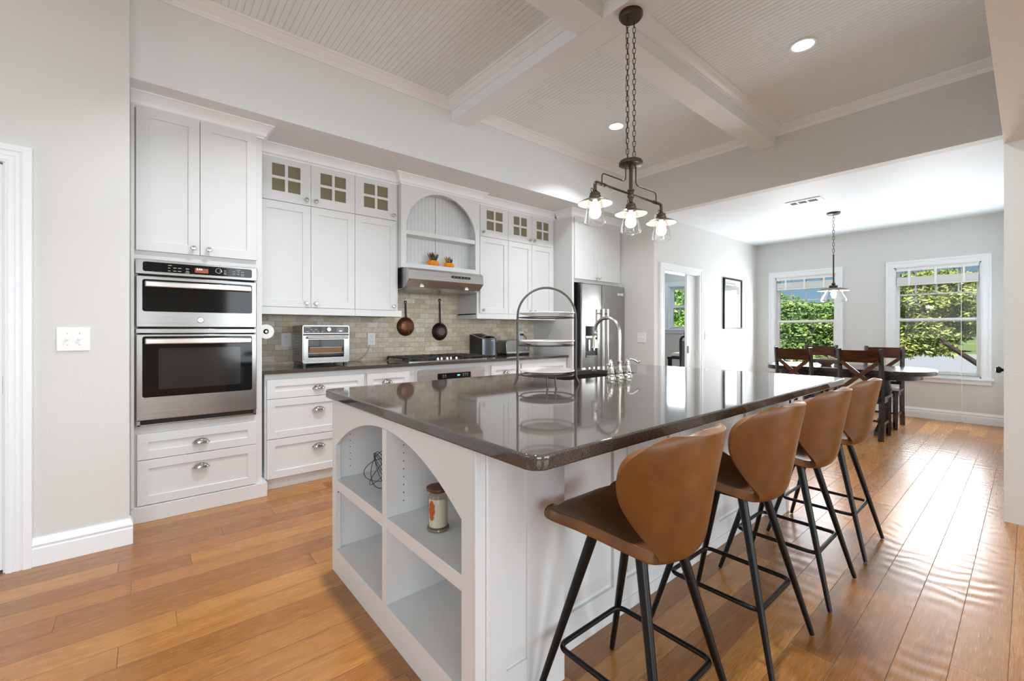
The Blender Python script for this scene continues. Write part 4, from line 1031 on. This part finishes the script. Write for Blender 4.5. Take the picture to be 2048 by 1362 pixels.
#            y      z     half-w  edge lift(z)  edge forward(y)
SHELL = [(.205, .622, .165, .022, -.03), (.185, .626, .205, .022, -.012), (.14, .618, .212, .028, 0), (.07, .602, .180, .030, 0), (.0, .588, .150, .026, 0), (-.07, .577, .124, .020, 0), (-.125, .574, .108, .014, .006),
         (-.166, .588, .106, .008, .022), (-.190, .622, .122, .0, .050), (-.204, .682, .158, .0, .095), (-.216, .757, .194, .0, .132), (-.229, .832, .206, -.004, .138), (-.239, .885, .198, -.012, .122), (-.245, .922, .168, -.018, .088), (-.248, .938, .105, -.010, .04)]
def shell(P, nv_=44, nu=18):
    rows = []
    for i in range(nv_+1):
        y, z, w, lz, fy_ = spline(P, i/nv_)
        rows.append([(w*u, y+fy_*abs(u)**2.2, z+lz*abs(u)**2.2) for u in [math.sin(PI/2*(2*k/nu-1)) for k in range(nu+1)]])
    return MB().grid(rows)
def make_stool(loc, rz, label):
    t = thing('bar_stool', label, 'bar stool', loc, rz, 'tan leather bar stools at the island', world=False)
    m = shell(SHELL); bmesh.ops.recalc_face_normals(m.bm, faces=m.bm.faces)
    o = part('seat_shell', m, M_LEATHER, t, ang=180)
    md_ = o.modifiers.new('thickness', 'SOLIDIFY'); md_.thickness = .032; md_.offset = 0
    sb = o.modifiers.new('round', 'SUBSURF'); sb.levels = 1; sb.render_levels = 2
    part('under_seat_plate', MB().box(-.07, .07, -.09, .10, .556, .572, .004), M_BLACK, t)
    for sx in (-1, 1):
        for sy in (-1, 1):
            top = Vector((sx*.095, sy*.085-.005, .572)); foot = Vector((sx*.202, sy*.232, .004))
            part('leg', MB().tube([foot, foot.lerp(top, .03), top], [.0085, .0095, .0165], 16), M_BLACK, t)
    def at(sx, sy, z):
        a = Vector((sx*.202, sy*.232, 0)); b = Vector((sx*.095, sy*.085-.005, .572)); k = z/.572; p = a.lerp(b, k); return Vector((p.x*.95, p.y*.955, z))
    zr = .212
    ring = []
    C4 = [at(-1, -1, zr), at(1, -1, zr), at(1, 1, zr), at(-1, 1, zr)]
    for i in range(4):
        a, b, c = C4[i-1], C4[i], C4[(i+1) % 4]
        s0 = b+(a-b).normalized()*.035; s1 = b+(c-b).normalized()*.035
        for k in range(7):
            q = k/6; ring.append(s0*(1-q)**2+b*2*q*(1-q)+s1*q*q)
    part('footrest_ring', MB().tube(ring, .0085, 10, closed=True), M_BLACK, t)
    return t
s1 = make_stool((1.15, .785, 0), .0, 'tan leather bar stool nearest the camera, at the near corner of the island')
copy_tree(s1, (1.812, .785, 0), .0, 'tan leather bar stool, second from the near corner of the island')
copy_tree(s1, (2.435, .78, 0), .0, 'tan leather bar stool, third from the near corner of the island')
copy_tree(s1, (3.06, .78, 0), .0, 'tan leather bar stool farthest along the island, nearest the dining table')

# ---------------------------------------------------------------- dining set
dt = thing('dining_table', 'dark oval dining table in front of the two windows', 'table', (6.76, 1.50, 0))
tx0, tx1, ty0, ty1 = 6.30, 7.22, .66, 2.36
def stadium(x0, x1, y0, y1, b, n=20):
    cx = (x0+x1)/2; hx = (x1-x0)/2
    return arc(cx, y1-b, hx, b, 0, 180, n)+arc(cx, y0+b, hx, b, 180, 360, n)
mb = MB(); slab(mb, stadium(tx0, tx1, ty0, ty1, .26), [], .704, .755, .008)
part('tabletop', mb, M_ESP, dt)
part('apron', MB().plate(stadium(tx0+.10, tx1-.10, ty0+.12, ty1-.12, .2), .645, .704, 'XY', [stadium(tx0+.125, tx1-.125, ty0+.145, ty1-.145, .18)]), M_ESP, dt)
for yy in (1.12, 1.90):
    p_ = part('pedestal', MB().lathe([(.06, .09), (.075, .12), (.05, .17), (.055, .40), (.075, .5), (.055, .58), (.06, .66), (.12, .69), (.12, .704)], (6.76, yy, 0), 'Z', 24), M_ESP, dt)
    part('pedestal_foot', MB().plate([(6.40, 0), (6.50, 0), (6.60, .05), (6.92, .05), (7.02, 0), (7.12, 0), (7.10, .045), (6.86, .12), (6.66, .12), (6.42, .045)], yy-.035, yy+.035, 'XZ'), M_ESP, p_)
def make_chair(loc, rz, label):
    """cross-back chair, local +X is the way it faces"""
    t = thing('dining_chair', label, 'dining chair', loc, rz, 'cross-back dining chairs', world=False)
    for sy in (-1, 1):
        part('back_leg', MB().tube([(-.235, sy*.185, 0), (-.198, sy*.185, .22), (-.190, sy*.185, .46), (-.205, sy*.185, .72), (-.245, sy*.185, 1.0)], [.026, .025, .026, .024, .022], 4), M_WOOD if False else M_ESP, t)
        part('front_leg', MB().tube([(.195, sy*.180, 0), (.195, sy*.180, .45)], [.022, .027], 4), M_ESP, t)
        part('side_stretcher', MB().box(-.20, .20, sy*.18-.011, sy*.18+.011, .155, .185, .003), M_ESP, t)
    part('seat', MB().plate([(-.20, -.205), (.225, -.215), (.24, -.19), (.24, .19), (.225, .215), (-.20, .205)], .452, .478, 'XY'), M_ESP, t)
    part('seat_rail', MB().box(-.18, .20, -.19, .19, .395, .452, .003), M_ESP, t)
    part('front_stretcher', MB().box(.02, .045, -.17, .17, .16, .185, .003), M_ESP, t)
    rows = [[(-.232-.022*(1-(k/8*2-1)**2)+dx-.03*(z-.85)/.13, -.175+.35*k/8, z) for k in range(9)] for z, dx in ((.848, 0), (.984, 0))]
    m = MB().grid(rows); bmesh.ops.solidify(m.bm, geom=list(m.bm.faces), thickness=.02)
    part('top_rail', m, M_WOOD, t)
    part('lower_rail', MB().box(-.212, -.188, -.17, .17, .515, .555, .003), M_ESP, t)
    for s in (-1, 1):
        a = Vector((-.214, -s*.170, .545)); b = Vector((-.240, s*.170, .858)); off = Vector((.006*s, 0, 0))
        d = (b-a).normalized(); sd = Vector((1, 0, 0)).cross(d)*.021; th = Vector((.008, 0, 0))
        m = MB(); P8 = [a+off+sd+th, a+off-sd+th, a+off-sd-th, a+off+sd-th, b+off+sd+th, b+off-sd+th, b+off-sd-th, b+off+sd-th]
        V = [m.bm.verts.new(p) for p in P8]
        for f in ((0, 1, 2, 3), (7, 6, 5, 4), (0, 4, 5, 1), (1, 5, 6, 2), (2, 6, 7, 3), (3, 7, 4, 0)): m.bm.faces.new([V[i] for i in f])
        part('cross_brace', m, M_WOOD, t)
    return t
ch = make_chair((6.345, 1.225, 0), 0, 'walnut cross-back dining chair on the island side, nearest the right window')
copy_tree(ch, (6.345, 1.878, 0), 0, 'walnut cross-back dining chair on the island side, near the left window')
copy_tree(ch, (7.175, 1.232, 0), PI, 'walnut cross-back dining chair on the window side, in front of the right window casing')
copy_tree(ch, (7.175, 1.932, 0), PI, 'walnut cross-back dining chair on the window side, in front of the left window')
bw = thing('bowl', 'pale stone-look bowl on the dining table between the chairs', 'bowl', (6.76, 1.70, .755))
part('bowl_body', MB().lathe([(0, 0), (.05, 0), (.06, .01), (.13, .055), (.15, .085), (.143, .086), (.12, .06), (.05, .02), (0, .018)], (6.76, 1.70, .755), 'Z', 32), principled('stoneware', srgb(176, 164, 152), .6)[0], bw)
dc = MB()
for k, (dx, dy, r) in enumerate(((-.05, .02, .045), (.045, .03, .04), (0, -.055, .048))): dc.ball((6.76+dx, 1.70+dy, .755+.075), r, (1, 1, .8), 14, 9)
part('dried_filler', dc, principled('dried_pods', srgb(150, 128, 112), .8)[0], bw)

# ---------------------------------------------------------------- island pendant and dining pendant
def chain(x, y, z0, z1, lw=.010, ll=.034, r=.0019, rot=0.):
    m = MB(); n = max(1, int((z1-z0)/(ll-2.6*r))); p = (z1-z0)/n
    for k in range(n):
        c = z0+p*(k+.5); a = rot+(PI/2 if k % 2 else 0); ux, uy = math.cos(a), math.sin(a); h = ll/2-lw*.75
        pts = []
        for i in range(7): t = PI*i/6; pts.append((x+ux*lw*.75*math.cos(t), y+uy*lw*.75*math.cos(t), c+h+lw*.75*math.sin(t)))
        for i in range(7): t = PI+PI*i/6; pts.append((x+ux*lw*.75*math.cos(t), y+uy*lw*.75*math.cos(t), c-h+lw*.75*math.sin(t)))
        m.tube(pts, r, 6, closed=True)
    return m
PX, PY = 2.238, 1.545
pl = thing('island_pendant', 'bronze three-light linear pendant with clear glass shades on two chains over the island', 'pendant light', (PX, PY, 1.78))
part('canopy', MB().lathe([(.070, 0), (.070, -.018), (.062, -.026), (.060, -.032), (0, -.034)], (PX, PY, 3.1045), 'Z', 36), M_BRONZE, pl)
for sx in (-1, 1):
    part('chain', chain(PX+sx*.034, PY, 2.222, 3.068, .0105, .036, .0021, .4), M_BRONZE, pl)
random.seed(5)
part('supply_wire', MB().tube([(PX-.034+.008*math.sin(z*23), PY+.006*math.cos(z*19), z) for z in [2.222+.0264*k for k in range(33)]], .0016, 6), M_BRONZE, pl)
part('hub_disc', MB().lathe([(0, .0), (.064, .0), (.070, .004), (.070, .016), (.064, .021), (.064, .026), (.03, .03), (0, .03)], (PX, PY, 2.193), 'Z', 36), M_BRONZE, pl)
part('stem', MB().lathe([(.011, .0), (.011, .17)], (PX, PY, 2.03), 'Z', 16).lathe([(0, 0), (.018, 0), (.021, .006), (.021, .018), (.017, .022), (.017, .036), (.021, .04), (.021, .048), (.012, .052)], (PX, PY, 1.998), 'Z', 20), M_BRONZE, pl)
part('cross_bar', MB().rod((PX-.295, PY, 2.022), (PX+.295, PY, 2.022), .0075, None, 14), M_BRONZE, pl)
for sx in (-1, 1):
    part('brace_wire', MB().tube(fillet([(PX+sx*.052, PY, 2.195), (PX+sx*.052, PY, 2.085), (PX+sx*.275, PY, 2.085), (PX+sx*.275, PY, 2.028)], .03, 6), .0038, 8), M_BRONZE, pl)
    part('collar', MB().lathe([(.0105, -.006), (.0105, .006)], (PX+sx*.275, PY, 2.022), 'X', 14).lathe([(.0105, -.006), (.0105, .006)], (PX+sx*.250, PY, 2.022), 'X', 14), M_BRONZE, pl)
    part('elbow', MB().tube(fillet([(PX+sx*.29, PY, 2.022), (PX+sx*.335, PY, 2.022), (PX+sx*.335, PY, 1.968)], .04, 8), .0095, 12), M_BRONZE, pl)
M_SHADE = principled('bronze_shade', (.16, .13, .10), .35, .85)[0]
M_SHADEIN = principled('pale_shade_lining', srgb(226, 218, 204), .45)[0]
for sx in (-1, 0, 1):
    cx = PX+sx*.335; z = 1.925
    sc_ = part('socket_cup', MB().lathe([(.030, -.004), (.032, .002), (.032, .018), (.028, .022), (.028, .034), (.020, .040), (.012, .048), (.012, .085 if sx == 0 else .050)], (cx, PY, z), 'Z', 20), M_BRONZE, pl)
    part('ring_eye', MB().tube([(cx-.026+.009*math.cos(2*PI*k/14), PY, z+.046+.011*math.sin(2*PI*k/14)) for k in range(14)], .0022, 6, closed=True), M_BRONZE, sc_)
    sd = part('shade_disc', MB().lathe([(.028, .002), (.045, -.001), (.070, -.012), (.094, -.024), (.0955, -.0235), (.071, -.0095), (.046, .0015), (.028, .0045)], (cx, PY, z), 'Z', 40), M_SHADE, pl)
    part('shade_lining', MB().lathe([(.028, .0005), (.045, -.0022), (.070, -.0132), (.0935, -.0252)], (cx, PY, z), 'Z', 40, cap=False), M_SHADEIN, sd)
    part('glass_shade', MB().lathe([(.036, -.008), (.044, -.03), (.053, -.075), (.0605, -.118), (.0615, -.127), (.058, -.134), (.048, -.139)], (cx, PY, z), 'Z', 40, cap=False), M_GLASS, pl)
    part('bulb', MB().lathe([(.012, -.004), (.013, -.018), (.020, -.034), (.030, -.056), (.0335, -.072), (.030, -.090), (.018, -.103), (0, -.107)], (cx, PY, z), 'Z', 24), M_BULB, pl)
    lamp('island_bulb', 'POINT', (cx, PY, z-.155), 2.2, (1, .95, .88), shadow_soft_size=.04)
DX, DY = 6.63, 1.59
dp_ = thing('dining_pendant', 'single bronze pendant with flared clear glass shade on a chain over the dining table', 'pendant light', (DX, DY, 1.56))
part('canopy', MB().lathe([(.072, 0), (.072, -.016), (.060, -.024), (0, -.026)], (DX, DY, ZD-.0005), 'Z', 32), M_BRONZE, dp_)
part('chain', chain(DX, DY, 2.15, 2.66, .013, .045, .0028, .3), M_BRONZE, dp_)
part('stem', MB().lathe([(.008, 0), (.008, .34), (.011, .345), (.005, .36)], (DX, DY, 1.80), 'Z', 12), M_BRONZE, dp_)
z = 1.735
part('socket_cup', MB().lathe([(.048, 0), (.050, .008), (.050, .030), (.042, .036), (.016, .04), (.022, .048), (.020, .062), (.008, .07)], (DX, DY, z), 'Z', 24), M_BRONZE, dp_)
sd = part('shade_disc', MB().lathe([(.045, .004), (.085, .0), (.125, -.012), (.168, -.030), (.170, -.029), (.126, -.009), (.085, .003), (.045, .008)], (DX, DY, z), 'Z', 44), M_SHADE, dp_)
part('shade_lining', MB().lathe([(.045, .002), (.085, -.002), (.125, -.0142), (.167, -.032)], (DX, DY, z), 'Z', 44, cap=False), M_SHADEIN, sd)
part('glass_shade', MB().lathe([(.062, -.010), (.085, -.045), (.118, -.110), (.135, -.145), (.130, -.162), (.108, -.172)], (DX, DY, z), 'Z', 44, cap=False), M_GLASS, dp_)
part('bulb', MB().lathe([(.012, -.004), (.014, -.02), (.024, -.04), (.032, -.068), (.028, -.09), (.014, -.104), (0, -.107)], (DX, DY, z), 'Z', 24), M_BULB, dp_)
lamp('dining_bulb', 'POINT', (DX, DY, z-.21), 2.2, (1, .95, .88), shadow_soft_size=.04)

# recessed downlights
for i, (cx, cy, lab) in enumerate(((3.655, 1.06, 'round recessed downlight in the right beadboard ceiling panel'), (3.66, 2.70, 'round recessed downlight in the far beadboard panel behind the pendant chains'),
                                   (.82, 2.45, 'round recessed downlight above the oven tower, out of the picture'), (.82, 1.0, 'round recessed downlight above the near island end, out of the picture'))):
    t = thing('downlight', lab, 'ceiling light', (cx, cy, ZC-.008), group='recessed downlights')
    part('trim_ring', MB().lathe([(.066, -.002), (.070, -.006), (.082, -.006), (.087, -.001), (.087, .003), (.066, .003)], (cx, cy, ZC-.002), 'Z', 40), M_WHITE, t)
    part('lens', MB().lathe([(0, -.004), (.067, -.004), (.067, .002), (0, .002)], (cx, cy, ZC-.002), 'Z', 40), M_CAN, t)
    lamp('downlight_beam', 'AREA', (cx, cy, ZC-.012), 21, (.98, .98, 1.0), (0, 0, 0), shape='DISK', size=.13, spread=math.radians(118))

# ceiling vent in the dining room
vt = thing('ceiling_vent', 'white rectangular air vent in the dining room ceiling', 'vent', (5.78, 1.66, ZD-.012))
part('frame', MB().plate(R4(5.69, 5.87, 1.49, 1.83), ZD-.010, ZD-.0005, 'XY', [R4(5.725, 5.835, 1.535, 1.625), R4(5.725, 5.835, 1.64, 1.72), R4(5.725, 5.835, 1.735, 1.80)]), M_WHITE, vt)
sl = MB()
for a, b in ((1.535, 1.625), (1.64, 1.72), (1.735, 1.80)):
    k = 5.728
    while k < 5.833: sl.quad((k, a, ZD-.009), (k, b, ZD-.009), (k+.007, b, ZD-.002), (k+.007, a, ZD-.002)); k += .012
part('louvres', sl, M_WHITE, vt)
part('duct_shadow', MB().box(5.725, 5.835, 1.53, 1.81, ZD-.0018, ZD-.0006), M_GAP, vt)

# framed print on the dining wall
fp = thing('framed_print', 'framed pale document print with a grey picture, on the wall between doorway and corner', 'picture', (7.23, YD-.02, 1.23))
part('frame', MB().plate(R4(6.905, 7.555, 1.232, 2.034), YD-.030, YD-.002, 'XZ', [R4(6.930, 7.530, 1.257, 2.009)]), M_BLACK, fp)
pp = part('print_paper', MB().box(6.925, 7.535, YD-.014, YD-.004, 1.252, 2.014), M_PAPER, fp)
pk = MB(); random.seed(11)
pk.box(6.985, 7.485, YD-.0155, YD-.0138, 1.800, 1.915)
x = 6.985
while x < 7.3: w = random.uniform(.02, .05); pk.box(x, x+w, YD-.0155, YD-.0138, 1.945, 1.962); x += w+.012
for r_ in range(22):
    z = 1.775-.0215*r_; x = 6.985
    for c in range(3):
        w = random.uniform(.11, .15); pk.box(6.985+.172*c, 6.985+.172*c+w, YD-.0152, YD-.0138, z-.004, z)
part('print_image', pk, M_INK, pp)
part('glazing', MB().box(6.925, 7.535, YD-.0185, YD-.0165, 1.252, 2.014), M_PANE, fp)

# ---------------------------------------------------------------- office seen through the far doorway
ds = thing('office_desk', 'black desk in the office beyond the far doorway', 'desk', (7.35, 3.75, 0))
part('desk_top', MB().box(7.0, 7.70, 3.36, 4.09, .715, .75, .004), M_BPLAS, ds)
part('desk_shelf', MB().box(7.04, 7.66, 3.40, 4.05, .55, .57), M_BPLAS, ds)
for xx in (7.01, 7.64):
    for yy in (3.37, 4.03): part('desk_leg', MB().box(xx, xx+.05, yy, yy+.05, 0, .716), M_BPLAS, ds)
oc_ = thing('office_chair', 'grey mesh office chair with dark frame in front of the black office desk', 'office chair', (6.70, 3.42, 0))
part('back_frame', MB().tube(fillet([(6.62, 3.62, .45), (6.60, 3.62, 1.12), (6.60, 3.24, 1.12), (6.62, 3.24, .45)], .10), .02, 12), M_BPLAS, oc_)
part('back_mesh', MB().box(6.60, 6.615, 3.25, 3.61, .52, 1.04, .004), principled('grey_mesh', srgb(120, 120, 118), .8)[0], oc_)
part('headrest', MB().box(6.59, 6.63, 3.30, 3.56, 1.13, 1.19, .012), M_BPLAS, oc_)
part('chair_seat', MB().box(6.62, 6.97, 3.23, 3.63, .42, .50, .03), M_BPLAS, oc_)
part('gas_column', MB().rod((6.74, 3.43, .06), (6.74, 3.43, .43), .025), M_BPLAS, oc_)
cbm = MB()
for k in range(5):
    cx_, cy_ = 6.74+.18*math.cos(2*PI*k/5+.2), 3.43+.18*math.sin(2*PI*k/5+.2)
    cbm.tube([(6.74, 3.43, .09), (cx_, cy_, .045)], [.025, .018], 8).ball((cx_, cy_, .025), .025)
part('star_base', cbm, M_BPLAS, oc_)
single('storage_box', 'white box standing on the office desk', 'box', MB().box(7.30, 7.46, 3.84, 3.98, .751, .98, .004), M_PAPER, (7.38, 3.91, .751))
pr_ = thing('paper_tray', 'stack of white papers in a dark tray on the office desk', 'paper tray', (7.18, 3.92, .75))
part('tray', MB().box(7.05, 7.28, 3.80, 4.05, .751, .762, .002), M_BPLAS, pr_)
part('papers', MB().box(7.06, 7.27, 3.81, 4.04, .763, .80, .003).box(7.07, 7.26, 3.83, 4.02, .80, .82, .002), M_PAPER, pr_)

# ---------------------------------------------------------------- outdoors beyond the windows
struct('driveway', MB().box(XW+.3, 44, -16, 34, -.5, -.42), M_ASPH)
struct('lawn', MB().box(44, 120, -70, 90, -.5, -.35), M_GRASS)
def tree(name, label, base, trunk, crowns, n, ls, mat, group=None):
    t = thing(name, label, 'tree' if name != 'hedge_shrub' else 'shrub', base, group=group, world=False)
    B = Vector(base)
    tk = MB()
    for pts, r in trunk: tk.tube([Vector(p)-B for p in pts], r, 8)
    part('trunk', tk, M_BARK, t)
    m = MB(); vol = [c[3]*c[4]*c[5] for c in crowns]; tot = sum(v**.67 for v in vol)
    for c, v in zip(crowns, vol):
        for _ in range(int(n*v**.67/tot)):
            d = Vector((random.gauss(0, 1), random.gauss(0, 1), random.gauss(0, 1))).normalized()*random.uniform(.55, 1.0)**.6
            # clumpy outline
            k = 1+.16*math.sin(7*d.x+c[0]*3)*math.sin(6*d.y+2)+.12*math.sin(9*d.z+c[1])
            p = Vector((c[0]+d.x*c[3]*k, c[1]+d.y*c[4]*k, c[2]+d.z*c[5]*k))-B
            u = Vector((random.gauss(0, 1), random.gauss(0, 1), random.gauss(0, 1))).normalized(); w = u.orthogonal().normalized(); s = ls*random.uniform(.6, 1.35)
            m.bm.faces.new([m.bm.verts.new(q) for q in (p+u*s, p+w*s*.42, p-u*s, p-w*s*.42)])
    part('foliage', m, mat, t)
    return t
random.seed(21)
# right window: leaning juniper in front of the driveway
tree('juniper_tree', 'bushy juniper with a leaning bare trunk outside the right dining window', (11.9, -.6, -.42),
     [([(11.9, -.6, -.45), (11.9, .1, .16), (11.9, .647, .60), (11.95, 1.06, .955), (12.45, 1.25, 1.2), (12.7, 1.6, 2.1)], [.085, .06, .045, .04, .035, .02]), ([(12.4, 1.2, 1.2), (12.8, .9, 1.6), (12.8, .8, 2.1)], [.03, .03, .02])],
     [(12.7, 1.5, 1.75, .75, .75, .6), (12.8, .75, 1.80, .75, .6, .55), (12.6, 1.35, 1.08, .5, .5, .42), (12.7, 1.9, 1.30, .6, .42, .5), (12.8, .55, 1.35, .5, .45, .30), (12.3, 1.75, .85, .3, .3, .22), (12.9, 1.35, 2.25, .7, .8, .22)], 15000, .050, M_LEAFY)
random.seed(22)
tree('hedge_shrub', 'dense green shrub filling the left dining window', (12.6, 3.6, -.42), [([(12.6, 3.6, -.45), (12.6, 3.6, 1.2)], [.08, .03])],
     [(12.6, 3.9, .7, .7, .9, 1.0), (12.6, 3.1, .6, .7, .7, 1.0), (12.7, 3.95, 1.5, .7, .75, .55), (12.7, 3.15, 1.45, .7, .6, .5), (12.9, 4.35, 1.85, .6, .3, .4)], 16000, .055, M_LEAF)
random.seed(23)
tree('hedge_shrub', 'sunlit lime-green shrub outside the office window', (13.2, 7.1, -.42), [([(13.2, 7.1, -.45), (13.2, 7.1, 1.4)], [.08, .03])],
     [(13.2, 7.0, 1.0, .9, 1.5, 1.4), (13.2, 7.2, 2.2, .9, 1.4, .9)], 9000, .075, M_LEAFL)
random.seed(24)
for i, (bx, by, hh, wd) in enumerate(((46, 4, 3.4, 3.0), (47, 11.5, 3.6, 3.0), (52, 20, 4.5, 3.4), (49, -5, 3.6, 3.2), (48, 30, 4, 3.2))):
    tree('distant_tree', ['broad tree across the driveway seen low in the right window', 'low tree across the driveway between the two dining windows', 'tall tree far across the driveway behind the left window shrub', 'tree across the driveway at the right edge of the right window', 'tree far across the driveway behind the office window'][i],
         (bx, by, -.35), [([(bx, by, -.4), (bx, by, hh*.6)], [.25, .1])], [(bx, by, hh*.55, wd*.7, wd*.7, hh*.42), (bx, by+wd*.5, hh*.4, wd*.5, wd*.5, hh*.3)], 2500, .42, M_LEAF, 'trees across the driveway')
